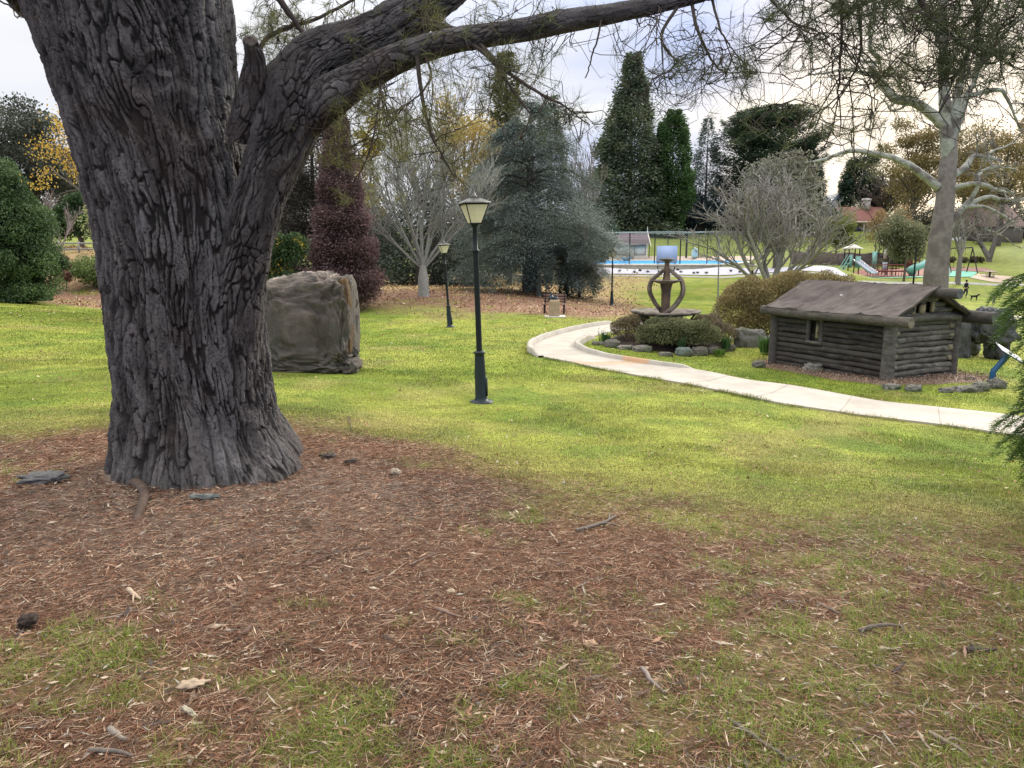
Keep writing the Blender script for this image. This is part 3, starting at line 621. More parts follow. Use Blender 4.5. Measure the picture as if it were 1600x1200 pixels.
# fallen leaves under the bare trees, and a sprinkle over the lawn
Xn, Yn = scatter(60000, 26, 90, .72, 1.1); keep = (rng.random(len(Xn)) < leafmask(Xn, Yn) * .9 + .012 * (Yn < 50)) & outside_path(Xn, Yn); Xn, Yn = Xn[keep], Yn[keep]
Xs, Ys = scatter(900, 6, 36, .72); k2 = outside_path(Xs, Ys); Xn = np.append(Xn, Xs[k2]); Yn = np.append(Yn, Ys[k2]); n = len(Xn)
pal = np.array([[.42, .30, .13], [.30, .17, .09], [.20, .11, .07], [.50, .42, .26], [.35, .20, .10]]); q = MB()
q.leaves(np.stack([Xn, Yn, gz(Xn, Yn) + .03], 1), .022 + Yn * .0026, .016 + Yn * .0018, pal[rng.choice(5, n)] * rng.uniform(.7, 1.2, (n, 1)), None, 1, .75)
tag(q.build("fallen_leaves", mat("fallen_leaf", None, rough=.8, var=.15, sc=2)), "tan and brown autumn leaves fallen beneath the bare trees", "fallen leaves", kind='stuff')

# loose sticks one can pick out
stm = mat("stick_bark", None, rough=.9, var=.3, sc=25, bump=.003)
def stick(pts, r, col, label, cat="stick", name="fallen_stick", fork=None):
    W = [Pz(u, v, 0) for u, v in pts]; W = [onground(u, v) + [0, 0, .012 + r] for u, v in pts]
    c = spline(W, 6 * len(W)); c = c + np.cumsum(rng.normal(size=c.shape) * .0015, 0) * [1, 1, .3]
    q = MB(); q.tube(c, np.interp(np.linspace(0, 1, len(c)), [0, .1, .5, 1], [r * .8, r, r * .85, r * .45]), 7, col)
    if fork:
        for (i, u2, v2) in fork:
            e_ = onground(u2, v2) + [0, 0, .02]; s0 = c[min(i * 6, len(c) - 1)]; q.tube(spline([s0, (s0 + e_) / 2 + [0, .01, .01], e_], 8), np.linspace(r * .6, r * .25, 8), 6, col)
    o = q.build(name, stm, None, True, origin=c[0]); tag(o, label, cat, "sticks fallen from the pine"); return o
gy = (.14, .12, .105); pk = (.33, .22, .16); tn = (.38, .31, .23); dk = (.07, .055, .05)
stick([(900, 835), (925, 828), (945, 822), (962, 812)], .013, gy, "crooked grey stick where litter meets grass, right of centre", fork=[(3, 955, 806), (2, 965, 826)])
stick([(1340, 992), (1368, 984), (1392, 983), (1408, 986)], .010, gy, "grey forked stick lying on the green patch at right", fork=[(1, 1342, 1000), (3, 1414, 996)])
stick([(1140, 1132), (1165, 1150), (1190, 1165), (1215, 1180), (1240, 1195)], .008, gy, "long thin grey stick at the bottom edge, right of centre")
stick([(1434, 1150), (1445, 1168), (1452, 1176)], .006, tn, "short pale curved stick at the bottom, beside the forked root-like stick")
stick([(1450, 1152), (1480, 1168), (1500, 1178), (1518, 1194)], .008, (.26, .2, .16), "pale brown forked stick at the bottom right of the litter", fork=[(1, 1505, 1170)])
stick([(1510, 1024), (1530, 1023), (1552, 1021)], .012, dk, "stubby dark stick on the grass at far right", fork=[(1, 1515, 1018)])
stick([(1225, 945), (1245, 947), (1256, 948)], .008, gy, "straight grey stick at the upper edge of the right litter")
stick([(1276, 948), (1290, 956), (1305, 965)], .008, gy, "grey stick slanting down just right of the straight one")
stick([(1372, 1020), (1390, 1021), (1408, 1021)], .006, tn, "pale straight stick below the forked grey stick")
stick([(1394, 1058), (1404, 1050), (1414, 1042)], .008, dk, "small dark stick standing up at its right end, in the green patch")
stick([(475, 890), (500, 878), (540, 866), (585, 860)], .007, (.12, .08, .065), "long thin brown stick across the litter below the trunk")
stick([(640, 888), (660, 878), (680, 870)], .008, (.15, .11, .09), "brown stick in the middle of the needle litter")
stick([(858, 835), (866, 843), (873, 852)], .007, tn, "short straight pale stick left of the crooked grey one")
stick([(1004, 1052), (1012, 1064), (1022, 1074), (1042, 1090)], .010, (.24, .2, .18), "grey stick with a pale broken end, below centre")
stick([(680, 958), (700, 966), (724, 972)], .009, (.20, .14, .11), "brown stick lying below the middle of the litter")
stick([(200, 928), (210, 936), (222, 944)], .012, (.42, .32, .24), "thick pale broken stick at left in the litter", fork=[(1, 208, 948)])
stick([(170, 1148), (185, 1156), (200, 1164)], .012, (.22, .19, .16), "grey brown stick half hidden in grass at bottom left")
stick([(140, 1180), (180, 1184), (205, 1190)], .009, gy, "grey stick along the bottom edge at left")
stick([(150, 975), (185, 968), (208, 960)], .006, (.26, .2, .16), "long thin stick rising to the right at left of the litter")
stick([(545, 652), (548, 665), (551, 678)], .006, dk, "thin dark twig standing upright at the lawn edge")
def chip(u, v, s, col, rz, label, cat="wood chip", name="wood_chip"):
    p = onground(u, v); q = MB(); q.blob((0, 0, s[2] * .5 + .012), np.array(s) * .5, seed=int(u), amp=.8, fr=2.6, n=16, p=.9, col=col, rz=rz)
    o = q.build(name, stm); o.location = p; tag(o, label, cat, "pieces of bark and wood on the litter"); return o
chip(303, 1078, (.10, .05, .025), (.40, .31, .22), .3, "flat pale wood chip in the lower left litter")
chip(295, 1120, (.085, .018, .02), (.42, .38, .28), -.6, "narrow cream sliver of wood at lower left")
chip(922, 1016, (.035, .055, .03), (.45, .30, .20), 1.2, "upright orange-tan block of bark below centre")
chip(705, 932, (.035, .03, .025), (.45, .35, .24), .4, "small tan chip in the centre of the litter")
chip(512, 718, (.13, .09, .04), (.075, .058, .05), .2, "dark bark slab at the far edge of the litter")
chip(548, 727, (.10, .07, .04), (.08, .06, .05), .8, "dark bark lump right of the dark slab")
chip(619, 745, (.07, .05, .05), (.45, .38, .29), .2, "pale tan chip beyond the middle of the litter")
chip(45, 985, (.075, .055, .055), (.05, .036, .03), .6, "round dark pine cone at the left edge of the litter", "pine cone", "pine_cone")
chip(70, 756, (.30, .14, .07), (.15, .145, .14), .1, "flat grey stone in the litter left of the trunk", "stone", "stone")
chip(320, 782, (.16, .05, .03), (.16, .17, .16), .05, "grey green bark chip at the foot of the trunk")
print("pine and litter done", tw.n, nd.n, gb.n)
# ------------------------------------------------------------------ lamps
iron = mat("black_green_iron", (.008, .012, .013), rough=.5, var=.25, sc=18, spec=.25)
ironb = mat("weathered_iron_base", (.016, .026, .032), rough=.5, var=.3, sc=14, spec=.3)
lampglass = mat("yellowed_lamp_glass", (.90, .86, .70), rough=.35, var=.12, sc=10, trans=.6, spec=.5)
def make_lamp():
    r = root("street_lamp", "x", "street lamp")
    H = 3.5; hb = .30
    q = MB(); q.lathe([(.05, .62), (.062, .63), (.058, .66), (.048, .70), (.046, 1.9), (.046, 2.47)], (0, 0, 0), 16)
    q.lathe([(.045, 2.47), (.062, 2.475), (.062, 2.50), (.040, 2.52), (.036, 2.86), (.05, 2.88), (.07, 2.905), (0, 2.91)], (0, 0, 0), 16); q.build("post", iron, r, True)
    q = MB(); q.lathe([(.0, -.1), (.20, -.1), (.20, .02), (.185, .045), (.12, .05), (.105, .09), (.095, .12), (.092, .50), (.080, .78), (.078, .83), (.095, .835), (.098, .86), (.07, .875), (.05, .88)], (0, 0, 0), 20)
    q.box((.09, .0, .28), (.05, .10, .30)); q.build("base", ironb, r, True)
    # four-sided lantern widening upwards
    zb, zt, wb, wt = 2.92, 3.22, .085, .185
    g = MB()
    for s in range(4):
        a0 = R(20) + s * R(90) - R(45); a1 = a0 + R(90); c = lambda a, w_: np.array([math.cos(a) * w_ * 1.414, math.sin(a) * w_ * 1.414, 0])
        p = [c(a0, wb - .006) + [0, 0, zb], c(a1, wb - .006) + [0, 0, zb], c(a1, wt - .006) + [0, 0, zt], c(a0, wt - .006) + [0, 0, zt]]; ctr_ = sum(p) / 4; g.add([ctr_ + (x - ctr_) * .965 for x in p], [(0, 1, 2, 3)])
    gp = g.build("glass", lampglass, r); 
    f = MB()
    for s in range(4):
        a0 = R(20) + s * R(90) - R(45); a1 = a0 + R(90); c = lambda a, w_, z_: np.array([math.cos(a) * w_ * 1.414, math.sin(a) * w_ * 1.414, z_])
        f.tube([c(a0, wb, zb), c(a0, wt, zt)], .009, 5); f.tube([c(a0, wb, zb), c(a1, wb, zb)], .011, 5); f.tube([c(a0, wt, zt), c(a1, wt, zt)], .013, 5)
        f.blob(c(a0, wt + .005, zt + .02), (.012, .012, .022), amp=0, n=6)
    f.build("lantern_frame", iron, r)
    q = MB(); k = 4; th = R(20) - R(45) + np.arange(4) * R(90)
    ring = lambda w_, z_: np.stack([np.cos(th) * w_ * 1.414, np.sin(th) * w_ * 1.414, np.full(4, z_)], 1)
    L_ = [ring(.178, 3.232), ring(.215, 3.235), ring(.21, 3.25), ring(.13, 3.29), ring(.075, 3.315), ring(.075, 3.335), ring(.05, 3.34)]
    for a_, b_ in zip(L_[:-1], L_[1:]): q.add(np.vstack([a_, b_]), [(i, (i + 1) % 4, 4 + (i + 1) % 4, 4 + i) for i in range(4)])
    q.lathe([(.05, 3.335), (.055, 3.35), (.03, 3.365), (.028, 3.40), (.018, 3.42), (.02, 3.44), (.008, 3.47), (.003, 3.52)], (0, 0, 0), 10); q.build("roof", mat("lamp_roof", (.085, .085, .072), rough=.4, var=.3, sc=12, spec=.5), r)
    q = MB(); q.lathe([(0, 3.0), (.018, 3.0), (.02, 3.12), (.028, 3.16), (0, 3.17)], (0, 0, 0), 8, (.5, .5, .5)); q.build("bulb", mat("bulb_white", (.7, .7, .66), rough=.3), r)
    return r
lamp0 = make_lamp()
def lean(o, lx, ly=0): o.rotation_euler = (R(ly), R(lx), o.rotation_euler[2])
for i, (u, d, ln, sc, lab) in enumerate([(752, 12.5, -1.7, 1.0, "nearest and tallest black lamp post with yellowed lantern, on the open lawn"),
                                     (703, 30.5, -3.6, 1.0, "black lamp post with a leaning pole, in front of the bare grey tree"),
                                     (955.5, 47, 0.2, 1.0, "far black lamp post on the lawn left of the fountain"),
                                     (1172, 47, 0, .95, "lamp half hidden behind the golden shrub, only its lantern showing")]):
    o = lamp0 if i == 0 else dup(lamp0)
    o.location = G(u, d, -.02); lean(o, ln); o.scale = (sc,) * 3; o['label'] = lab; o['group'] = "lamp posts through the park"
q = MB(); b = G(1121, 49); t_ = P(1124, 372, 49); q.tube([b - [0, 0, .2], b + [0, 0, .55]], [.13, .10], 10); q.tube([b + [0, 0, .55], (b + t_) / 2, t_], [.06, .045, .03], 8)
tag(q.build("pole", mat("grey_pole", (.22, .23, .22), rough=.7, var=.2, sc=6), None, True, origin=b), "slender bare grey pole with a thick foot, right of the fountain", "pole")

# ------------------------------------------------------------------ boulder shell at left
rock = mat("brown_grey_rock", None, rough=.92, var=.42, sc=8, bump=.03, bsc=16, tint=(.095, .086, .078))
RB = G(487, 15.3); r = root("boulder", "big square brown-grey hollow boulder standing on the lawn right of the trunk", "boulder", RB)
q = MB(); n = 130; hw = px(66, 15.3); hh = P(0, 428, 15)[2] - RB[2]
th = np.linspace(0, math.pi, n); ph = np.linspace(0, 2 * math.pi, 2 * n, endpoint=False); T_, Q_ = np.meshgrid(th, ph, indexing='ij')
dd = np.stack([np.sin(T_) * np.cos(Q_), np.sin(T_) * np.sin(Q_), np.cos(T_)], -1); qq = np.sign(dd) * np.abs(dd) ** .48
zz = (qq[..., 2] + 1) / 2
taper = 1.04 - .06 * zz + .10 * sstep(.22, 0, zz)
n3 = fbm(dd[..., 0] * 1.6 + 3, dd[..., 1] * 1.6, dd[..., 2] * 1.6, 5, 12); rg = 1 - np.abs(fbm(dd[..., 0] * 2.2 + qq[..., 2] * 1.5, dd[..., 1] * 2, dd[..., 2] * 2.2 - qq[..., 0] * 1.2, 4, 14) - .5) * 6
amp_ = 1 + (n3 - .5) * .50 + np.clip(rg, 0, 1) * .13
fr2 = fbm(dd[..., 0] * 8, dd[..., 1] * 8, dd[..., 2] * 8, 4, 15); amp_ = amp_ + (fr2 - .5) * .10 + (fbm(dd[..., 0] * 19, dd[..., 1] * 19, dd[..., 2] * 19, 3, 25) - .5) * .035 + .05 * (sstep(.0, .07, np.abs(fbm(dd[..., 0] * 2.6 + dd[..., 2] * 2.2, dd[..., 2] * 1.4, dd[..., 1] * 2, 4, 18) - .5)) - 1)
xx = qq[..., 0] * hw * taper * amp_ - .02 - .03 * zz; yy = qq[..., 1] * .62 * taper * amp_; hz = hh * zz * (1 + (amp_ - 1) * .40 * sstep(.3, .8, zz)) * (1 - .09 * sstep(.1, -1, qq[..., 0]) * zz) - .06; xx = xx - .10 * sstep(.75, 0, zz) * sstep(.5, 1, qq[..., 0]) * sstep(.0, .25, zz)
v = np.stack([xx, yy, hz], -1)
c = lerp((.072, .060, .055), (.140, .116, .102), fbm(dd[..., 0] * 3, dd[..., 1] * 3, dd[..., 2] * 3, 5, 16)); c = lerp(c, (.24, .20, .17), sstep(.84, .97, zz)); c = c * (.75 + .4 * np.clip(rg, 0, 1))[..., None]  # lit top painted into the colour, paler than the sides
m2 = 2 * n; i = np.arange(n - 1)[:, None] * m2; j = np.arange(m2)[None]; j2 = (j + 1) % m2
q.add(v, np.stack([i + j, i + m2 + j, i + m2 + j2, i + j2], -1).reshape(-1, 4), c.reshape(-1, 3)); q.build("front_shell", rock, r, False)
# rear wall of the hollow, seen at the right edge, its rusty inner face coloured darker for the recess's shade
q = MB(); q.blob((.66, .42, hh * .49), (.215, .40, hh * .50), 21, .16, 1.5, 44, .62, (.12, .105, .09), flat=-hh * .5); q.build("rear_shell", rock, r, False)
q = MB(); q.blob((.70, .06, hh * .50), (.140, .24, hh * .43), 23, .18, 1.6, 36, .6, (.11, .066, .028)); q.build("inner_face", rock, r, True)
q = MB(); q.blob((.78, -.05, .10), (.20, .42, .15), 4, .5, 2.4, 24, .7, (.12, .10, .082)); q.blob((.80, .25, .33), (.10, .2, .09), 5, .5, 2.4, 18, .55, (.07, .055, .045)); q.build("foot_lump", rock, r, True)

# ------------------------------------------------------------------ log hut
CB = G(1385, 18.0, 0.0); yaw = math.atan2(.45, .893)
LX, LY, WH = 2.46, 3.62, 1.44
zL = min(gz(CB[0] - .45 * LY, CB[1] + .893 * LY), CB[2])
hut = root("log_hut", "low log hut with sagging brown roof beside the path", "hut", (CB[0], CB[1], CB[2] - .03), yaw)
logm = mat("dark_weathered_logs", None, rough=.9, var=.55, sc=9, bump=.018, bsc=26, stretch=(1, 1, 3), tint=(.075, .068, .062))
def logs(q, a, b, rows, z0, r, colf, gaps=(), jit=.016, k=12, ext=.0):
    a = np.array(a, float); b = np.array(b, float); L_ = np.linalg.norm(b - a); d = (b - a) / L_
    for i in range(rows):
        z_ = z0 + i * 2 * r * .93; segs = [(-ext, L_ + ext)]
        for (s0, s1, g0, g1) in gaps:
            if g0 < z_ < g1: segs = [(x0, x1) for y0, y1 in segs for x0, x1 in (((y0, s0), (s1, y1)) if y0 < s0 < y1 else ((y0, y1),))]
        for (s0, s1) in segs:
            m_ = max(4, int((s1 - s0) / .12)); t_ = np.linspace(s0, s1, m_)[:, None]; c_ = a + d * t_; c_ = np.concatenate([c_, np.full((m_, 1), z_)], 1)
            c_ = c_ + (np.stack([fbm(t_[:, 0] * 1.3 + i * 9, i, 0, 3, 2), fbm(t_[:, 0] * 1.3, i * 5, 3, 3, 3), fbm(t_[:, 0] * 1.3, i * 3, 7, 3, 4)], 1) - .5) * jit * 4
            q.tube(c_, r * (.90 + .18 * _h(i, 3, int(r * 999), 8)) * (1 + .26 * (fbm(t_[:, 0] * 3 + i, i, 0, 3, 6) - .5)), k, colf(i)[None] * (.6 + .8 * np.repeat(fbm(t_[:, 0] * 2.5 + i * 3, i, 1, 4, 9), k))[:, None])
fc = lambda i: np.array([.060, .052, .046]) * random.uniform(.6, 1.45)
gc = lambda i: np.array([.135, .128, .112]) * random.uniform(.75, 1.25)  # gable logs paler than the front: light and shade put into the colour
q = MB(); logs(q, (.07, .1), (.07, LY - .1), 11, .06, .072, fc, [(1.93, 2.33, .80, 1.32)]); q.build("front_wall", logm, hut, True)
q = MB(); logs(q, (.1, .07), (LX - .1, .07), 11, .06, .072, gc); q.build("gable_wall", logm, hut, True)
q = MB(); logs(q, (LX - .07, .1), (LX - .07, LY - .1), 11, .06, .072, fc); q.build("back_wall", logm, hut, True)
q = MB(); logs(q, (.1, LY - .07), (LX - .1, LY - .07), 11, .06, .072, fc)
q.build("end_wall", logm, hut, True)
q = MB()
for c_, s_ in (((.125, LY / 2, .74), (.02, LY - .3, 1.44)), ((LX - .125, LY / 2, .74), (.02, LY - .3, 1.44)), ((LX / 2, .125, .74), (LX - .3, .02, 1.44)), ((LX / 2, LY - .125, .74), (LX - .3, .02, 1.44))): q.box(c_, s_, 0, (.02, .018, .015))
q.build('added_light_block', logm, hut)  # dark sheets added behind the logs to stop light through the gaps
for (x, y, cc_, rr_) in ((.02, .02, (.135, .125, .115), .155), (LX, .03, (.10, .095, .09), .11), (.0, LY, (.09, .08, .075), .12), (LX, LY, (.08, .07, .065), .12)):
    q = MB(); q.tube([(x, y, -.35), (x, y, .5), (x + .01, y, 1.0), (x, y, WH + .06)], [rr_ * 1.04, rr_, rr_ * .97, rr_ * .98], 16, cc_); q.build("corner_post", logm, hut, True)
for y_ in (2.0, 3.4):
    q = MB()
q = MB(); q.tube([(.03, 1.93 + .1, .74), (.03, 1.93 + .1, 1.36)], .07, 10, (.11, .10, .095)); q.tube([(.03, 2.36 + .1, .74), (.03, 2.36 + .1, 1.36)], .055, 10, (.11, .10, .095)); q.box((.02, 2.24, .745), (.10, .50, .07), 0, (.15, .14, .125)); wf = q.build("window_frame", logm, hut, True)
q = MB(); q.box((.112, 2.24, 1.06), (.02, .36, .58), 0, (.012, .011, .010)); q.build("window_shade_sheet", logm, hut)  # near-black sheet painted in for the shade inside the window
q = MB(); q.box((.075, 2.20, 1.05), (.05, .075, .56), 0, (.40, .33, .20)); q.build("window_bar", logm, hut)
# pale chinking blocks where the logs meet the posts
for i in range(11):
    z_ = .06 + i * .134; q = MB()
    if i % 2 == 0: q.blob((.20 + .02 * (i % 3), .01, z_ + .04), (.065, .04, .05), i, .2, 2, 8, .4, (.24, .215, .15)); q.build("log_wedge", logm, hut)
    if i % 2 == 1 and i > 2: q.blob((LX - .20, .01, z_ + .03), (.08, .04, .06), i, .2, 2, 8, .4, (.25, .22, .15)); q.build("log_wedge", logm, hut)
RZ, EZ = 2.30, 1.62; xm = LX / 2
q = MB()   # near gable triangle, logs getting shorter, with an opening between pale uprights
for i in range(5):
    z_ = 1.56 + i * .135; hwid = (RZ - z_) / (RZ - EZ) * (xm + .15) - .26
    if hwid > .12:
        x0, x1 = xm - hwid, xm + hwid
        for s0, s1 in (((x0, xm - .42), (xm + .28, x1)) if 0 < i < 3 else ((x0, x1),)):
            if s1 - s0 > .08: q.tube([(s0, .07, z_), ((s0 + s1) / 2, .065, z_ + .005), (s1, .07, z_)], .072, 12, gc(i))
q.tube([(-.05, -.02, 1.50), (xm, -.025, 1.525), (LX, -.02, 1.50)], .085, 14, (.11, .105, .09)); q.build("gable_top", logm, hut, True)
q = MB(); q.box((xm - .07, .17, 1.74), (.70, .04, .32), 0, (.02, .017, .014)); q.build("gable_shade_sheet", logm, hut)  # dark sheet behind the uprights stands in for the shade within
for x_, w_ in ((xm - .44, .10), (xm - .12, .17), (xm + .26, .10)): q = MB(); q.box((x_, .045, 1.74), (w_, .08, .33), 0, (.36, .30, .185)); q.build("gable_upright", logm, hut)
roofm = mat("tar_brown_roofing", None, rough=.95, var=.28, sc=4, bump=.02, bsc=12, spec=.15)
def roof_side(x0, z0, x1, z1, y0, y1, name):
    ny, nx = 120, 40; T1, T2 = np.meshgrid(np.linspace(0, 1, ny), np.linspace(0, 1, nx), indexing='ij')
    y = y0 + (y1 - y0) * T1 + .05 * (fbm(T2 * 3, 0, 0, 3, 8) - .5); x = x0 + (x1 - x0) * T2; z = z0 + (z1 - z0) * T2
    z = z + .10 * (fbm(T1 * 9 + T2 * 2.5, T2 * 2.2, 1, 4, 77) - .5) + .025 * (fbm(T1 * 26 + T2 * 6, T2 * 4, 4, 3, 78) - .5) - .035 * np.sin(T2 * math.pi)
    lap = np.abs(((T1 * 4 + .1 + T2 * .12) % 1) - .5); z = z + .022 * (lap > .485)
    edge = .03 * (fbm(T1 * 20, 3, 0, 3, 79) - .5) * sstep(.1, 0, T2); x = x + edge
    c_ = lerp((.075, .062, .058), (.175, .148, .138), fbm(T1 * 12, T2 * 5, 0, 5, 80)); c_ = lerp(c_, (.075, .062, .058), sstep(.475, .5, lap) * .8)
    V_ = np.stack([x, y, z], -1); q = MB(); q.grid(V_, c_.reshape(-1, 3)); Vb = V_ - [0, 0, .05]; q.grid(Vb[::-1], (.07, .06, .05))
    for A_, B_ in ((V_[0], Vb[0]), (Vb[-1], V_[-1]), (Vb[:, 0], V_[:, 0])): q.grid(np.stack([A_, B_], 1), (.09, .08, .07))
    q.build(name, roofm, hut, True)
roof_side(-.26, 1.60, xm + .01, RZ, -.26, LY + .14, "roof_slope")
roof_side(LX + .30, 1.56, xm - .01, RZ - .004, -.26, LY + .14, "roof_slope")
def biglog(a, b, r, col, name="roof_log", cap=(.16, .15, .13)):
    t_ = np.linspace(0, 1, 26)[:, None]; c_ = np.array(a) * (1 - t_) + np.array(b) * t_; c_ = c_ + (np.stack([fbm(t_[:, 0] * 4, 1, 0, 3, 5), fbm(t_[:, 0] * 4, 2, 0, 3, 6), fbm(t_[:, 0] * 4, 3, 0, 3, 7)], 1) - .5) * .05
    q = MB(); q.tube(c_, r * (1 + .1 * (fbm(t_[:, 0] * 8, 0, 0, 3, 9) - .5)), 18, col); o = q.build(name, logm, hut, True)
    q = MB(); s_ = c_[0] + (c_[0] - c_[1]) * .02; q.tube([s_ , s_ + (c_[0] - c_[1]) * .04], [r * .97, r * .93], 18, cap); q.build("cut_end", logm, o, False); return o
biglog((-.17, -.62, 1.50), (-.17, LY + .30, 1.48), .125, (.115, .10, .085), cap=(.21, .18, .14))
biglog((xm, -.78, RZ - .17), (xm, LY + .30, RZ - .19), .125, (.085, .075, .068), cap=(.11, .12, .13))
biglog((LX + .22, -.78, 1.50), (LX + .22, LY + .2, 1.48), .155, (.055, .05, .048), cap=(.12, .125, .13))
q = MB()
for s_ in (-1, 1): q.tube([(xm + s_ * .08, -.16, RZ - .14), (xm + s_ * (xm + .08), -.17, 1.60)], .05, 8, (.075, .068, .06))
q.build("rafter", logm, hut, True)
q = MB(); p = (.5, 1.9, 1.98); q.blob(p, (.03, .03, .02), 2, .2, 2, 8, 1, (.7, .7, .7)); q.build("white_fleck", roofm, hut)
# mulch bed and its stones
def W(x, y): c_, s_ = math.cos(yaw), math.sin(yaw); return np.array([CB[0] + x * c_ - y * s_, CB[1] + x * s_ + y * c_])
ring = [W(-.55, -.25), W(-.75, 1.0), W(-.55, 2.4), W(-.45, 3.9), W(.5, 4.3), W(2.6, 4.2), W(3.0, 2), W(3.3, .3), W(3.0, -.8), W(1.6, -1.05), W(.3, -.75)]
ring = spline(ring + [ring[0]], 90)[:-1]; cen_ = ring.mean(0); tt = np.linspace(0, 1, 10)[None, :, None]
XYm = cen_ * (1 - tt) + ring[:, None] * tt; XYm = np.concatenate([XYm, XYm[:1]], 0)
Zm = gz(XYm[..., 0], XYm[..., 1]) + .05 - .06 * (tt[..., 0] ** 6) + .03 * (fbm(XYm[..., 0] * 3, XYm[..., 1] * 3, 0, 3, 4) - .5)
q = MB(); cm = lerp((.16, .095, .065), (.34, .25, .19), fbm(XYm[..., 0] * 5, XYm[..., 1] * 5, 0, 4, 2)); q.grid(np.concatenate([XYm, Zm[..., None]], -1), cm.reshape(-1, 3))
struct(q.build("mulch_bed", mat("bark_mulch", None, rough=.95, var=.6, sc=28, bump=.02, bsc=40)), "brown bark mulch round the log hut")
k_ = rng.random(9000) ; an = rng.integers(0, 89, 9000); rr_ = np.sqrt(rng.uniform(.15, 1, 9000)); pp = cen_ * (1 - rr_[:, None]) + ring[an] * rr_[:, None] + rng.normal(size=(9000, 2)) * .05
pal = np.array([[.14, .08, .055], [.26, .17, .12], [.42, .33, .26], [.10, .07, .06]]); q = MB()
q.leaves(np.stack([pp[:, 0], pp[:, 1], gz(pp[:, 0], pp[:, 1]) + .075], 1), .06, .018, pal[rng.choice(4, 9000)], None, 1, .75)
tag(q.build("mulch_chips", _m["bark_crumbs"]), "shredded bark chips on the bed round the log hut", "bark chips", kind='stuff')
stone = mat("edging_stone", None, rough=.92, var=.35, sc=9, bump=.02, bsc=18, tint=(.10, .11, .07))
def rockobj(p, s, seed, label, col=(.17, .155, .14), group=None, cat="stone", name="stone", rz=0, amp=.42, n=26):
    q = MB(); q.blob((0, 0, s[2] * .45), np.array(s) / 2 * [1, 1, 1.2], seed, amp * 1.35, 2.8, n, .62, np.array(col) * random.uniform(.8, 1.25), rz); o = q.build(name, stone, None, False)
    o.location = p; return tag(o, label, cat, group)
def gp(u, v): return onground(u, v)
hs = [(1185, 574, .32, .18, "small grey stone at the far left end of the hut's mulch bed"), (1272, 582, .50, .24, "lichen-green stone in front of the hut window"), (1392, 608, .34, .14, "flat pale stone just under the hut's near corner post"),
      (1428, 611, .30, .16, "rounded stone on the bed edge, right of the near corner"), (1478, 613, .26, .12, "small stone on the bed edge below the gable wall"), (1508, 612, .42, .14, "long flat stone on the front edge of the mulch bed"), (1533, 610, .34, .2, "grey stone near the foot of the blue sign post"), (1556, 606, .36, .2, "brownish stone under the blue sign post"), (1515, 594, .22, .1, "small brown stone behind the bed edge by the gable")]
for i, (u, v, wd, hg, lb_) in enumerate(hs): rockobj(gp(u, v) - [0, 0, .03], (wd, wd * .7, hg), 30 + i, lb_, (.20, .19, .165), "stones edging the hut's mulch bed", rz=random.uniform(-.4, .4))

# ------------------------------------------------------------------ sign on a bent blue post
SB = gp(1549, 604); r = root("info_sign", "white information panel on a bent blue post beside the hut", "sign", SB)
bl = mat("blue_painted_steel", (.012, .085, .20), rough=.4, var=.15, sc=8, spec=.5)
q = MB(); k_ = [(0, 0, -.05), (0, 0, .30), (.01, 0, .36), (.30, -.0, .72)]
def slab(pts, w_, t_, col=None):
    pts = np.array(pts, float); T = np.gradient(pts, axis=0); T /= np.linalg.norm(T, axis=1)[:, None]; Bn = np.array([0, 1.0, 0]); A = np.cross(T, Bn)
    V_ = np.stack([pts + A * t_ / 2 * a + Bn * w_ / 2 * b for a, b in ((1, 1), (1, -1), (-1, -1), (-1, 1), (1, 1))], 1); q.grid(V_, col); q.add(V_[0][:4], [(0, 1, 2, 3)], col); q.add(V_[-1][:4], [(3, 2, 1, 0)], col)
slab(k_, .10, .085); q.build("post", bl, r)
pc = np.array([.31, -.05, .76]); e1 = np.array([.84, -.12, -.52]); e1 /= np.linalg.norm(e1); e2 = np.cross([0, 0, 1], e1); e2 = np.array([.50, .85, .08]); e2 -= e1 * (e2 @ e1); e2 /= np.linalg.norm(e2); nn_ = np.cross(e1, e2)
def panel(c_, hx, hy, t_, name, m_, col=None):
    q = MB(); V_ = [c_ + e1 * a * hx + e2 * b * hy + nn_ * s_ * t_ / 2 for s_ in (-1, 1) for a, b in ((-1, -1), (1, -1), (1, 1), (-1, 1))]
    q.add(V_, [(3, 2, 1, 0), (4, 5, 6, 7), (0, 1, 5, 4), (1, 2, 6, 5), (2, 3, 7, 6), (3, 0, 4, 7)], col); return q.build(name, m_, r)
panel(pc, .31, .25, .02, "tray", mat("dark_sign_edge", (.03, .04, .05), rough=.5)); panel(pc + nn_ * .014, .302, .242, .006, "panel", mat("sign_face", (.78, .79, .80), rough=.25, var=.04, spec=.6))
q = MB()
for i in range(9):
    y_ = .14 - i * .03; x0_ = -.22; x1_ = .02 + .1 * random.random()
    V_ = [pc + nn_ * .019 + e1 * a * 1.0 + e2 * b for a, b in ((x0_, y_), (x1_, y_), (x1_, y_ + .008), (x0_, y_ + .008))]; q.add(V_, [(0, 1, 2, 3)], (.2, .2, .22))
V_ = [pc + nn_ * .019 + e1 * a + e2 * b for a, b in ((.14, -.16), (.24, -.16), (.24, -.02), (.14, -.02))]; q.add(V_, [(0, 1, 2, 3)], (.45, .47, .62)); q.build("print", mat("sign_print", None, rough=.4, var=.3, sc=60), r)

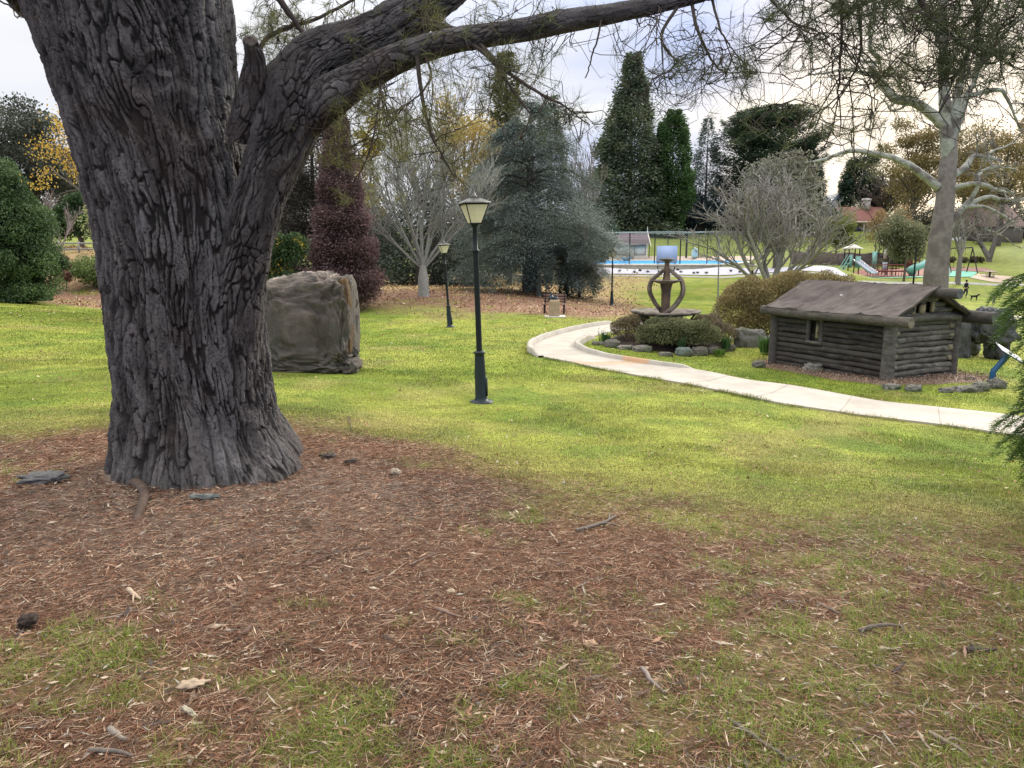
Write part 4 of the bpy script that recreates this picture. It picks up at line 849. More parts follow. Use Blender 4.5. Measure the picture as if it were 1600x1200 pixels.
# ------------------------------------------------------------------ rock arch behind the hut
AB = gp(1530, 560); r = root("rock_arch", "dark folded rock with a low opening, behind the right end of the log hut", "rock", AB)
dr = mat("dark_slate_rock", None, rough=.75, var=.35, sc=5, bump=.05, bsc=5, spec=.4)
q = MB(); s_ = 24 / F
q.blob((12 * s_, 0, 52 * s_), (34 * s_, .45, 26 * s_), 3, .5, 2.2, 50, .7, (.072, .072, .078)); q.blob((-34 * s_, .1, 28 * s_), (17 * s_, .4, 42 * s_), 6, .4, 2.0, 36, .8, (.085, .085, .09)); q.blob((28 * s_, .1, 24 * s_), (13 * s_, .4, 34 * s_), 8, .4, 2.2, 36, .8, (.075, .075, .08))
q.build("rock_body", dr, r, True)
q = MB(); q.blob((0, 1.0, .30), (.55, .3, .36), 11, .25, 1.5, 24, .6, (.24, .24, .235)); q.build("inner_stone", stone, r, True)

# ------------------------------------------------------------------ flower bed with fountain
FB = G(1038, 24.3); q = MB(); kk = 60; th = np.linspace(0, 2 * math.pi, kk + 1)
rx, ry = 1.9, 1.6; tt = np.linspace(0, 1, 12)[None]; X_ = FB[0] + rx * np.cos(th)[:, None] * tt; Y_ = FB[1] + ry * np.sin(th)[:, None] * tt
q.grid(np.stack([X_, Y_, gz(X_, Y_) + .30 * (1 - tt ** 4) + .01], -1), (.06, .045, .035)); struct(q.build("garden_bed", mat("dark_soil", None, rough=1, var=.4, sc=12, bump=.02)), "raised round flower bed under the fountain")
fr = root("fountain", "tall tiered concrete fountain with two curved ribbons, rising from a round shrub bed", "fountain", (FB[0], FB[1], FB[2] + .1))
fm = mat("stained_brown_concrete", None, rough=.85, var=.4, sc=7, bump=.012, bsc=25, tint=(.085, .065, .05))
zb = P(0, 496, 24.3)[2] - FB[2] - .1; s_ = 24.3 / F     # bowl bottom height
fc_ = (.19, .165, .14)
wob = lambda th: .06 * np.sin(th * 3 + 1) + .04 * np.sin(th * 5)
q = MB(); q.lathe([(0, zb + .0), (.35, zb + .0), (.70, zb + .07), (1.02, zb + .12), (1.09, zb + .17), (1.06, zb + .22), (.97, zb + .18), (.6, zb + .09), (0, zb + .05)], (0, 0, 0), 48, fc_, wob); q.build("lower_bowl", fm, fr, True)
q = MB(); q.lathe([(0, -.2), (.55, -.2), (.42, .2), (.38, zb + .02), (0, zb + .02)], (0, 0, 0), 16, (.05, .045, .04)); q.build("plinth", fm, fr, True)
for a in (200, 262, 330, 40, 120):
    q = MB(); ca, sa = math.cos(R(a)), math.sin(R(a)); q.tube([(ca * .95, sa * .95, zb + .14), (ca * .78, sa * .78, zb - .10), (ca * .66, sa * .66, zb - .4), (ca * .6, sa * .6, -.1)], [.03, .045, .04, .05], 8, (.15, .13, .11)); q.build("leg", fm, fr, True)
zt = P(0, 408, 24.3)[2] - FB[2] - .1; z2 = P(0, 440, 24.3)[2] - FB[2] - .1
q = MB(); q.lathe([(.20, zb + .05), (.13, zb + .22), (.14, z2 - .30), (.19, z2 - .02), (.12, z2 + .02), (.095, z2 + .22), (.075, zt - .12), (.07, zt - .04), (.10, zt)], (0, 0, 0), 14, (.15, .10, .07), lambda th: .08 * np.cos(th * 6)); q.build("column", fm, fr, True)
q = MB(); q.lathe([(0, z2 - .08), (.20, z2 - .07), (.36, z2 - .02), (.50, z2 + .03), (.50, z2 + .055), (.44, z2 + .045), (.1, z2 + .02)], (0, 0, 0), 36, fc_, lambda th: .07 * np.sin(th * 2 + .4) + .04 * np.sin(th * 5)); q.build("middle_bowl", fm, fr, True)
q = MB(); q.lathe([(0, zt - .03), (.09, zt - .02), (.20, zt + .035), (.235, zt + .05), (.22, zt + .075), (.1, zt + .06), (.03, zt + .07), (.02, zt + .12), (0, zt + .12)], (0, 0, 0), 24, fc_, lambda th: .08 * np.sin(th * 3)); q.build("top_bowl", fm, fr, True)
def ribbon(pts, w_, name):
    c_ = spline(pts, 60); T = np.gradient(c_, axis=0); T /= np.linalg.norm(T, axis=1)[:, None]; Nn = np.array([0, 1.0, .0]); A = np.cross(T, Nn); A /= np.linalg.norm(A, axis=1)[:, None]; wv = np.interp(np.linspace(0, 1, 60), [0, .3, .75, 1], [.8, 1.25, 1, .5])[:, None] * w_
    V_ = np.stack([c_ + Nn * wv * a + A * b * .05 for a, b in ((-.5, 1), (.5, 1), (.5, -1), (-.5, -1), (-.5, 1))], 1); q = MB(); q.grid(V_, (.17, .14, .115)); q.build(name, fm, fr, True)
h1 = zb + .14
ribbon([(-.22, -.62, h1 - .04), (.02, -.45, h1 + .10), (.30, -.25, h1 + .32), (.50, -.1, h1 + .66), (.47, 0, z2 + .02), (.27, 0, z2 + .22), (.08, 0, z2 + .36)], .24, "ribbon")
ribbon([(-.05, .30, h1 - .04), (-.14, .2, h1 + .10), (-.36, .05, h1 + .36), (-.53, -.05, h1 + .70), (-.48, -.05, z2 + .02), (-.27, -.02, z2 + .22), (-.08, 0, z2 + .36)], .26, "ribbon")
# shrubs: leaves filled through a lumpy volume, plus a few stems
leafm = mat("shrub_leaves", None, rough=.55, var=.15, sc=3, trans=.3)
def lumpy(c, s, n, L, W_, c0, c1, seed=0, shell=.6, lump=.28, c2=None, f2=.0):
    d = rng.normal(size=(n, 3)); d /= np.linalg.norm(d, axis=1)[:, None]; d[:, 2] = np.where(d[:, 2] < -.35, -d[:, 2], d[:, 2])
    rr = 1 + lump * (fbm(d[:, 0] * 2.2 + seed, d[:, 1] * 2.2, d[:, 2] * 2.2, 4, seed) - .5) * 2; k = shell + (1 - shell) * rng.random(n) ** .5
    p = np.asarray(c) + d * np.asarray(s) * (rr * k)[:, None]
    t = np.clip(fbm(p[:, 0] * 2.5, p[:, 1] * 2.5, p[:, 2] * 2.5, 3, seed + 5) * .9 + rng.normal(size=n) * .2, 0, 1)[:, None]; col = np.asarray(c0) * (1 - t) + np.asarray(c1) * t
    if c2 is not None: m_ = (rng.random(n) < f2)[:, None]; col = np.where(m_, np.asarray(c2), col)
    return p, col, d
def shrub(name, label, cat, base, lobes, L, W_, c0, c1, group=None, c2=None, f2=0, stems=10, stemcol=(.10, .08, .06)):
    r = root(name, label, cat, base, 0, group); q = MB()
    for i, (cx, cy, cz, sx_, sy_, sz_, n) in enumerate(lobes):
        p, col, d = lumpy((cx, cy, cz), (sx_, sy_, sz_), n, L, W_, c0, c1, 11 * i + int(abs(base[0]) * 10), .45, .3, c2, f2); p[:, 2] = np.maximum(p[:, 2], .02 + rng.random(len(p)) * .06); q.leaves(p, L, W_, col, d * .7 + [0, 0, .3], .9, .3)
    q.build("foliage", leafm, r)
    q = MB()
    for i in range(stems):
        l_ = lobes[i % len(lobes)]; a = np.array([l_[0] * .4, l_[1] * .4, 0]); b = np.array(l_[:3]) + rng.normal(size=3) * np.array(l_[3:6]) * .4; q.tube(spline([a, (a + b) / 2 + rng.normal(size=3) * .04, b], 8), np.linspace(.02, .006, 8), 5)
    q.build("stems", mat("shrub_stem", stemcol, rough=.9), r); return r
sg0, sg1 = (.085, .10, .045), (.27, .28, .14)
shrub("shrub", "low dense grey green shrub filling the front of the fountain bed", "shrub", G(1058, 22.95), [(-.42, 0, .46, .82, .6, .54, 15000), (.45, .0, .44, .76, .6, .52, 13000), (.05, .1, .5, .8, .45, .46, 9000)], .055, .032, sg0, sg1, "shrubs in the fountain bed", (.26, .22, .13), .12)
shrub("shrub", "reddish brown twiggy shrub at the left of the fountain bed", "shrub", G(980, 23.9), [(-.05, 0, .42, .50, .5, .45, 6500), (.35, .2, .6, .5, .4, .36, 4000)], .045, .026, (.11, .10, .05), (.27, .24, .13), "shrubs in the fountain bed", (.24, .13, .10), .2, 26)
shrub("shrub", "pinkish twiggy shrub at the right behind the fountain bowl", "shrub", G(1108, 24.3), [(-.1, 0, .52, .60, .6, .50, 7500), (.25, -.4, .36, .5, .4, .38, 4500)], .045, .026, (.11, .10, .055), (.29, .25, .15), "shrubs in the fountain bed", (.33, .22, .18), .22, 26)
def strap(name, label, u, d, n, h, w_, c0, c1, flowers=0, spread=.5, rad=.16, cat="plant", group=None, dz=.05):
    b = G(u, d, dz); r = root(name, label, cat, b, 0, group); q = MB()
    for i in range(n):
        a = random.uniform(0, 2 * math.pi); o_ = np.array([math.cos(a), math.sin(a), 0]); p0 = o_ * rad * random.random(); hh_ = h * random.uniform(.6, 1.1); sp = spread * random.uniform(.2, 1)
        c_ = np.array([p0, p0 + o_ * sp * hh_ * .3 + [0, 0, hh_ * .6], p0 + o_ * sp * hh_ * .75 + [0, 0, hh_ * (1 - .25 * sp)]]); bb = np.array([-math.sin(a), math.cos(a), 0]) * w_ / 2; t_ = random.random(); col = np.array(c0) * (1 - t_) + np.array(c1) * t_
        q.add([c_[0] - bb, c_[0] + bb, c_[1] + bb, c_[1] - bb, c_[2]], [(0, 1, 2, 3)], col); q.f.append(np.array([[3, 2, 4]]) + q.n - 5)
    q.build("leaves", leafm, r)
    if flowers:
        for i in range(flowers):
            q = MB(); a = random.uniform(0, 6.28); p = np.array([math.cos(a) * rad * 1.3, math.sin(a) * rad * 1.3, h * random.uniform(.75, 1.12)]); 
            q.leaves(np.repeat(p[None], 6, 0) + rng.normal(size=(6, 3)) * .008, .045, .03, (.75, .74, .62), None, 1, .2); q.build("flower", mat("white_petals", None, rough=.5, trans=.3), r)
    return r
strap("daffodil_clump", "clump of daffodils in white flower at the left end of the fountain bed", 944, 23.6, 130, .40, .02, (.03, .08, .03), (.08, .16, .05), 11, .45, .18, "flowers", "daffodil clumps round the fountain bed")
strap("daffodil_clump", "tall daffodil leaves with one white bud in front of the fountain shrub", 1064, 22.45, 110, .52, .02, (.03, .09, .04), (.09, .17, .07), 2, .35, .12, "flowers", "daffodil clumps round the fountain bed")
strap("daffodil_clump", "daffodil leaves standing in the pot-like stone at the right end of the bed", 1134, 23.0, 110, .38, .02, (.03, .09, .03), (.08, .16, .05), 2, .45, .14, "flowers", "daffodil clumps round the fountain bed", .12)
strap("leafy_plant", "low light green leafy plant at the front right edge of the fountain bed", 1124, 22.3, 90, .20, .05, (.07, .15, .03), (.18, .28, .06), 0, .8, .16, "plant")
strap("agapanthus_clump", "bright green strappy clump left of the log hut", 1196, 22.6, 150, .52, .03, (.04, .12, .03), (.13, .24, .06), 0, .75, .18, "plant")
bs = [(930, 539, .22, .14, "small dark stone at the left tip of the fountain bed"), (942, 539, .26, .14, "dark stone beside the daffodils at the bed's left end"), (957, 543, .46, .26, "big rounded stone left of the fountain bed front"), (978, 546, .52, .16, "long low lichen-grey stone on the bed's front edge"),
      (1003, 549, .56, .20, "broad brown stone under the shrub's left side"), (1068, 556, .46, .28, "square grey stone block in front of the tall daffodil leaves"), (1092, 555, .46, .28, "brown cracked stone block right of the square grey one"), (1112, 553, .36, .26, "mossy stone block by the light green plant"), (1137, 548, .38, .24, "pot-shaped stone at the right end of the fountain bed"), (1040, 556, .4, .14, "dark low stone under the middle of the shrub")]
for i, (u, v, wd, hg, lb_) in enumerate(bs): rockobj(gp(u, v) - [0, 0, .04], (wd, wd * .7, hg), 60 + i, lb_, (.17, .155, .135) if i != 5 else (.13, .15, .14), "stones edging the fountain bed", rz=random.uniform(-.4, .4), amp=.22)

# golden shrub behind the hut
shrub("shrub", "large golden tan shrub between the fountain and the log hut", "shrub", G(1215, 25.5), [(-.95, -.1, .80, 1.15, .9, 1.20, 24000), (.25, .1, 1.05, 1.4, .9, 1.20, 26000), (1.3, .5, 1.15, 1.2, .8, 1.10, 17000), (2.2, .8, 1.2, .9, .7, .95, 9000), (-.6, -.4, .45, 1.1, .6, .55, 8000)], .07, .032, (.15, .125, .055), (.42, .35, .15), None, (.36, .24, .13), .12, 60, (.13, .10, .08))
rockobj(gp(1172, 541) - [0, 0, .1], (.95, .6, .62), 91, "broad grey tree-stump-like rock under the golden shrub", (.17, .165, .155), cat="rock", name="rock", amp=.25)
rockobj(gp(1208, 540) - [0, 0, .1], (.50, .5, .40), 92, "smaller grey rock in shade right of the stump-like rock", (.13, .13, .125), cat="rock", name="rock", amp=.25)

# ------------------------------------------------------------------ pedestal with bronze figures, bench
PB = gp(865, 495); r = root("pedestal", "tan stone pedestal on a pale slab with two dark bronze birds on top", "pedestal", PB); s_ = PB[1] / F
st = mat("tan_sandstone", None, rough=.9, var=.2, sc=5, bump=.01, bsc=20)
q = MB(); q.box((2 * s_, 0, .01), (32 * s_, .9, .06), 0, (.55, .52, .45)); q.build("slab", st, r)
q = MB(); q.blob((1 * s_, 0, 12.5 * s_), (8.0 * s_, .22, 14.5 * s_), 3, .07, 1.5, 22, .22, (.36, .27, .19)); q.build("block", st, r, True)
bz = mat("dark_bronze", (.045, .06, .075), rough=.4, var=.3, sc=20, metal=.5)
for (dx, h_, w_) in ((-4, 12, 4.2), (3.5, 9, 3.4)):
    q = MB(); z0_ = 25.5 * s_; q.lathe([(0, z0_), (w_ * s_, z0_), (w_ * .95 * s_, z0_ + h_ * .35 * s_), (w_ * .55 * s_, z0_ + h_ * .62 * s_), (w_ * .3 * s_, z0_ + h_ * .7 * s_), (w_ * .42 * s_, z0_ + h_ * .82 * s_), (w_ * .38 * s_, z0_ + h_ * .93 * s_), (0, z0_ + h_ * s_)], (dx * s_, 0, 0), 14, None, lambda th: .12 * np.cos(th * 2))
    q.tube([(dx * s_, -.02, z0_ + h_ * .84 * s_), (dx * s_ + .05, -.09, z0_ + h_ * .82 * s_)], [.02, .004], 6); q.build("bronze_bird", bz, r, True)
BB = G(866, 35.6); r = root("bench", "red brown slatted park bench behind the stone pedestal", "bench", BB, R(-8)); s_ = 36 / F
wd_ = mat("red_brown_slats", (.19, .11, .09), rough=.6, var=.25, sc=12, stretch=(1, 6, 6))
q = MB()
for i in range(3): q.box((0, -.22 + i * .15, .44), (1.05, .12, .035))
q.build("seat", wd_, r)
q = MB()
for i in range(3): q.box((0, .28 + i * .03, .56 + i * .13), (1.05, .035, .10))
q.build("backrest", wd_, r)
for x_ in (-.45, .45):
    q = MB(); q.tube([(x_, -.2, 0), (x_, -.2, .43)], .03, 8); q.tube([(x_, .2, 0), (x_, .24, .44), (x_, .36, .92)], .03, 8); q.tube([(x_, -.2, .41), (x_, .2, .41)], .025, 6); q.build("leg", iron, r)

# ------------------------------------------------------------------ feathery conifer at the right edge
CR = np.array([4.28, 5.2, 0]); CR[2] = gz(CR[0], CR[1]); r = root("conifer", "feathery bright green conifer leaning into the right edge", "tree", CR)
q = MB(); q.tube([(0, 0, -.1), (.02, 0, .9), (0, .02, 1.9), (0, 0, 2.6)], [.06, .05, .035, .01], 10); q.build("trunk", twm, r, True)
q = MB(); qs = MB()
nf = 800
for i in range(nf):
    h_ = .30 + 2.1 * ((i + .5) / nf) ** 1.0; az = random.uniform(0, 2 * math.pi); rr_ = .80 * min(1, .55 + h_ * .45) * (1 - .36 * math.exp(-((h_ - 1.08) / .28) ** 2)) * (1 if h_ < 1.6 else 1 - (h_ - 1.6) * .75) * random.uniform(.6, 1.06)
    o_ = np.array([math.cos(az), math.sin(az), 0]); a = np.array([0, 0, h_ + .1]) + o_ * .05; c_ = spline([a, a + o_ * rr_ * .5 + [0, 0, .14], a + o_ * rr_ * .9 + [0, 0, .05], a + o_ * rr_ * 1.05 - [0, 0, .05]], 14); qs.tube(c_, np.linspace(.008, .002, 14), 4, cap=False)
    side = np.cross(o_, [0, 0, 1]); base_t = random.random()
    for k in range(3, 14):
        for s_ in (-1, 1):
            L_ = .17 * (1 - abs(k - 7) / 13) * random.uniform(.6, 1.2); d = o_ * .6 + side * s_ * .7 + np.array([0, 0, random.uniform(-.55, .1)]); d /= np.linalg.norm(d)
            m_ = 9; t_ = np.linspace(.05, 1, m_)[:, None]; pts = c_[k] + d * t_ * L_ - np.array([0, 0, .06]) * t_ ** 2
            pp = np.repeat(pts, 2, 0); sd_ = np.cross(d, [0, 0, 1]); sg = np.tile([1, -1], m_)[:, None]; dd_ = d * .8 + sd_ * sg * .6 + rng.normal(size=(2 * m_, 3)) * .2
            tcol = np.clip(base_t * .5 + rng.random((2 * m_, 1)) * .5, 0, 1); q.needles(pp, dd_, rng.uniform(.02, .042, 2 * m_), .0075, np.array([.035, .085, .015]) * (1 - tcol) + np.array([.12, .20, .035]) * tcol)
q.build("foliage", leafm, r); qs.build("twigs", twm, r)
print("objects done")
# ------------------------------------------------------------------ trees
barkg = mat("grey_tree_bark", None, rough=.9, var=.3, sc=6, bump=.02, bsc=12)
fol = mat("tree_foliage", None, rough=.6, var=.18, sc=.8, trans=.25)
def height(u, v, d, b): return topz(v, d) - b[2]
def conifer(name, label, u, d, vtop, wpx, n, L, c0, c1, prof='cone', nb=150, droop=.25, rise=.1, clear=.04, tr=.25, group=None, Wf=.45, low=0, cat="tree", loose=.10, flat=.7, base=None, trunkcol=(.10, .085, .075), tip=None, lean=0, thin=0):
    b = G(u, d) if base is None else base; H = height(u, vtop, d, b); Rm = px(wpx / 2, d); r = root(name, label, cat, b, 0, group)
    q = MB(); q.tube([(0, 0, -.3), (0, 0, H * .35), (0, 0, H * .7), (0, 0, H * .97)], [tr, tr * .75, tr * .4, .03], 12, trunkcol); q.build("trunk", barkg, r, True)
    h = np.sort(rng.random(nb) ** (1.15)); h = clear + (1 - clear) * h; az = rng.random(nb) * 2 * math.pi
    x = (h - clear) / (1 - clear)
    if prof == 'cone': f = (1 - x) ** .85 * (.86 + .14 * np.sin(x * 40)) + .03
    elif prof == 'column': f = np.minimum(1, (x + .03) * 7) ** .5 * (1 - x ** 2.2) ** .8 + .02
    elif prof == 'cedar': f = np.where(x < .22, .80 + .20 * x / .22, (1 - ((x - .22) / .78) ** 1.7) ** .85) * (.84 + .16 * np.sin(x * 34)) + .02
    elif prof == 'dome': f = np.sqrt(np.clip(1 - (x * 1.02 - .35) ** 2 / .45, 0.02, 1))
    elif prof == 'umbrella': f = np.where(x < .45, .55 + x * .9, 1 - ((x - .45) / .56) ** 2.4 * .9)
    elif prof == 'oval': f = np.sqrt(np.clip(1 - (x * 2 - 1) ** 2, .03, 1))
    Rb = Rm * f * rng.uniform(.80, 1.12, nb); c0 = np.array(c0) * 1.35; c1 = np.array(c1) * (1.6 if d > 100 else 1.35); tb = rng.random(nb)  # far crowns coloured paler, standing in for haze
    per = np.maximum(3, (n * (Rb + .15 * Rm) / (Rb + .15 * Rm).sum())).astype(int); idx = np.repeat(np.arange(nb), per); m = len(idx)
    t = (.08 + .92 * rng.random(m) ** .42); ra = Rb[idx]; o = np.stack([np.cos(az[idx]), np.sin(az[idx]), 0 * t], 1); sd = np.stack([-o[:, 1], o[:, 0], 0 * t], 1)
    side = rng.normal(size=m) * (.10 * Rm + .16 * ra) * (1.05 - .6 * t) * 1.1
    zz = h[idx] * H + rise * ra * t * 2 - droop * ra * t * t * 2 + rng.normal(size=m) * H * loose * .12
    p = o * (ra * t)[:, None] + sd * side[:, None]; p[:, 2] = np.clip(zz, .05 + low, H)
    if tip is not None: p[:, :2] *= 1
    tt_ = np.clip(tb[idx] * .55 + rng.random(m) * .35 + .15 * t, 0, 1)[:, None]; col = np.array(c0) * (1 - tt_) + np.array(c1) * tt_
    if thin:
        keep = fbm(p[:, 0] * 1.2 / Rm * 3, p[:, 1] / Rm * 3, p[:, 2] / Rm * 3, 3, int(u)) > thin; p, col, o, t = p[keep], col[keep], o[keep], t[keep]
    q = MB(); q.leaves(p, L, L * Wf, col, o + [0, 0, -.12 - .2 * droop], .55, flat); q.build("crown", fol, r)
    if nb <= 260 and d < 90:
        q = MB()
        for i in range(0, nb, 2):
            oo = np.array([math.cos(az[i]), math.sin(az[i]), 0]); z0 = h[i] * H; c_ = [oo * Rb[i] * s_ + [0, 0, z0 + rise * Rb[i] * s_ * 2 - droop * Rb[i] * s_ * s_ * 2] for s_ in (0, .3, .6, .9)]
            for c__ in c_: c__[2] = max(.05, c__[2])
            q.tube(c_, [tr * .22, tr * .14, tr * .08, .01], 5, trunkcol, cap=False)
        q.build("limbs", barkg, r)
    return r
def grow(q, p, d, L, rad_, depth, a, tips, k=6):
    n = 6 if depth < a['max'] - 1 else 4
    pts = [np.array(p, float)]; dd = np.array(d, float)
    for i in range(n - 1):
        dd = dd + np.array([random.gauss(0, a['wob']), random.gauss(0, a['wob']), random.gauss(0, a['wob']) + a['up'] * (1 if depth < a['max'] - 1 else a.get('tipup', 1))]); dd /= np.linalg.norm(dd); pts.append(pts[-1] + dd * L / (n - 1))
    r1 = rad_ * a['tap']; rs = np.linspace(rad_, r1, n); q.tube(pts, np.maximum(rs, a['rmin']), max(3, 9 - 2 * depth) if depth < 3 else 3, np.array(a['col']) * random.uniform(.8, 1.2), cap=False)
    if depth >= a['max']: tips.append((pts[-1], dd)); return
    nc = a['nc'][depth]
    for j in range(nc):
        t = a['t0'] + (1 - a['t0']) * (j + random.random()) / nc; x = t * (n - 1); i = min(n - 2, int(x)); s = pts[i] + (pts[i + 1] - pts[i]) * (x - i)
        ax = np.cross(dd, np.random.default_rng(random.randrange(10**9)).normal(size=3)); ax /= np.linalg.norm(ax); an = R(a['ang'][depth]) * random.uniform(.6, 1.25)
        nd_ = dd * math.cos(an) + ax * math.sin(an); nd_ = nd_ + np.array([0, 0, a['lift']]); nd_ /= np.linalg.norm(nd_)
        grow(q, s, nd_, L * a['len'] * random.uniform(.7, 1.15) * (1.1 - .4 * t), max(a['rmin'], rs[i] * a['rr']), depth + 1, a, tips)
def bare(name, label, u, d, vtop, wpx, stems, col, nc, ang, rmin, tr, lift=.15, up=.05, wob=.10, len_=.62, group=None, leaves=None, L0=.45, t0=.25, base=None, rr=.6, tipup=1, cat="tree", tap=.55, fork=.05, lv=None, tm=1.0):
    b = G(u, d) if base is None else base; H = height(u, vtop, d, b); Rm = px(wpx / 2, d); r = root(name, label, cat, b, 0, group)
    q = MB(); qt = MB(); tips = []
    a = dict(max=len(nc), nc=nc, ang=ang, wob=wob, up=up, rmin=rmin, col=col, tap=tap, lift=lift, len=len_, t0=t0, rr=rr, tipup=tipup)
    for (az, out_, l_) in stems:
        dv = np.array([math.cos(R(az)) * out_, math.sin(R(az)) * out_ * .8, 1]); dv /= np.linalg.norm(dv); grow(q, (0, 0, H * fork), dv, H * L0 * l_, tr, 0, a, tips)
    # fit the crown to the height and spread seen
    allv = np.concatenate(q.v); hx = np.percentile(np.abs(allv[:, 0]), 98.5); hz = np.percentile(allv[:, 2], 99.5); sx_ = Rm / hx; sz_ = H / hz
    for v in q.v: v[:, 0] *= sx_; v[:, 1] *= sx_; v[:, 2] *= sz_
    qt.tube([(0, 0, -.3), (0, 0, H * .03), (0, 0, H * fork * sz_ * .6 + .1), (0, 0, (H * fork + .25) * sz_)], [tr * 2.1 * tm, tr * 1.75 * tm, tr * 1.6 * tm, tr * 1.3 * (tm * .5 + .5)], 12, col)
    qt.build("trunk", barkg, r, True); q.build("branches", barkg, r)
    if leaves:
        n, L, c0, c1 = leaves; tp = np.array([t_[0] for t_ in tips]) * [sx_, sx_, sz_]; i = rng.integers(0, len(tp), n); p = tp[i] + rng.normal(size=(n, 3)) * L * 2.2; p = p[p[:, 2] > (topz(lv, d) - b[2])] if lv else p; n = len(p); t = rng.random((n, 1)); ql = MB(); ql.leaves(p, L, L * .6, np.array(c0) * (1 - t) + np.array(c1) * t, None, 1, .2); ql.build("crown", fol, r)
    return r
def broad(name, label, u, d, vtop, wpx, n, L, c0, c1, nclump=40, clear=.15, tr=.2, group=None, squash=.8, c2=None, f2=0, base=None, shape='oval', cat="tree", dep=.8, thin=.0):
    b = G(u, d) if base is None else base; H = height(u, vtop, d, b); Rm = px(wpx / 2, d); r = root(name, label, cat, b, 0, group)
    q = MB(); q.tube([(0, 0, -.3), (.05, 0, H * .3), (-.05, 0, H * .55), (0, 0, H * .8)], [tr * 1.2, tr, tr * .7, .03], 10, (.11, .095, .08)); zc = (1 + clear) / 2 * H; hz = (1 - clear) / 2 * H
    cl = []
    for i in range(nclump):
        dv = rng.normal(size=3); dv /= np.linalg.norm(dv); k = random.uniform(.35, .88) if nclump < 100 else random.uniform(.6, 1.02); taper = 1.0
        pz_ = dv[2] * k
        if shape == 'egg': taper = 1.12 - .55 * (pz_ + 1) / 2
        if shape == 'cone': taper = 1.35 - 1.15 * (pz_ + 1) / 2
        cl.append((dv[0] * k * Rm * taper, dv[1] * k * Rm * dep * taper, zc + pz_ * hz, random.random()))
    for c_ in cl[::2]: q.tube(spline([(0, 0, H * .3 + .3 * (c_[2] - H * .3) * .5), (c_[0] * .5, c_[1] * .5, (H * .35 + c_[2]) / 2), c_[:3]], 8), np.linspace(tr * .4, .02, 8), 5, (.10, .085, .07), cap=False)
    q.build("trunk", barkg, r, True)
    cl = np.array(cl); i = rng.integers(0, nclump, n); g = rng.normal(size=(n, 3)); g /= np.linalg.norm(g, axis=1)[:, None]; g *= rng.random((n, 1)) ** .45
    cr_ = (.36 if nclump < 100 else .22) * Rm * (.7 + .6 * rng.random(nclump))[i][:, None]; p = cl[i, :3] + g * cr_ * [1, dep, squash]; p[:, 2] = np.maximum(p[:, 2], .1)
    c0 = np.array(c0) * 1.3; c1 = np.array(c1) * 1.3; t = np.clip(cl[i, 3] * .5 + rng.random(n) * .35 + .15 * (g[:, 2] > 0), 0, 1)[:, None]; col = np.array(c0) * (1 - t) + np.array(c1) * t
    if c2 is not None: m_ = (fbm(p[:, 0] / Rm * 2.4 + u, p[:, 1] / Rm * 2.4, p[:, 2] / Rm * 2.4, 3, 3) + rng.normal(size=n) * .08 < f2)[:, None]; col = np.where(m_, np.array(c2) * (.6 + .7 * rng.random((n, 1))), col)
    q = MB(); q.leaves(p, L, L * .6, col, g * .6 + [0, 0, -.1], .8, .3); q.build("crown", fol, r); return r

# purple-brown conifer and its green neighbour behind the boulder
r = conifer("conifer", "dense narrow conifer with purple brown foliage, right behind the boulder", 537, 36, 150, 126, 90000, .12, (.036, .026, .028), (.175, .105, .11), 'cone', 420, .05, .35, .0, .22, loose=.2, flat=.25, Wf=.5, thin=.22)
conifer("conifer", "dark purple-green conifer between the trunk and the purple brown one", 497, 38.5, 160, 120, 56000, .13, (.025, .030, .025), (.10, .085, .075), 'column', 320, .05, .35, .0, .22, loose=.2, flat=.25, Wf=.5)
broad("shrub", "dark green shrub against the right side of the trunk, with yellow leaves", 445, 33, 335, 90, 12000, .13, (.018, .035, .018), (.06, .10, .035), 24, .0, .08, None, 1, (.42, .32, .05), .30, cat="shrub")
broad("yellow_leaved_tree", "slim tree with bright yellow leaves beside the top of the purple conifer", 585, 60, 165, 70, 3000, .28, (.35, .27, .05), (.20, .20, .05), 14, .3, .12)
# bare grey tree
bare("bare_tree", "pale grey leafless tree with many upright stems, left of the nearest lamp", 662, 42, 190, 225, [(0, .40, 1), (60, .25, 1.1), (120, .2, 1.1), (180, .42, 1), (235, .3, 1.05), (300, .3, 1.05), (20, .10, 1.2), (200, .15, 1.15), (170, .85, .8), (8, .8, .8)], (.31, .31, .28), (8, 7, 5), (24, 32, 36), .011, .075, fork=.19, rr=.5, tap=.45, tm=2.3, lift=.16, up=.06, wob=.07, len_=.55, L0=.62)
conifer("conifer", "dark drooping conifer hidden behind the bare grey tree, thick trunk showing", 682, 62, 285, 250, 26000, .28, (.022, .035, .026), (.07, .09, .06), 'umbrella', 150, .5, .15, .16, .55, loose=.5)
# trees the big trunk hides from here
for i, (u, d, vt, w, lb_) in enumerate([(240, 80, 220, 170, "dark evergreen standing straight behind the big trunk, its left one"), (330, 84, 240, 170, "dark evergreen standing straight behind the big trunk, the middle one"), (405, 78, 250, 130, "dark evergreen straight behind the big trunk, right one")]): broad("evergreen_tree", lb_, u, d, vt, w, 9000, .36, (.018, .034, .024), (.06, .08, .05), 36, .0, .3)
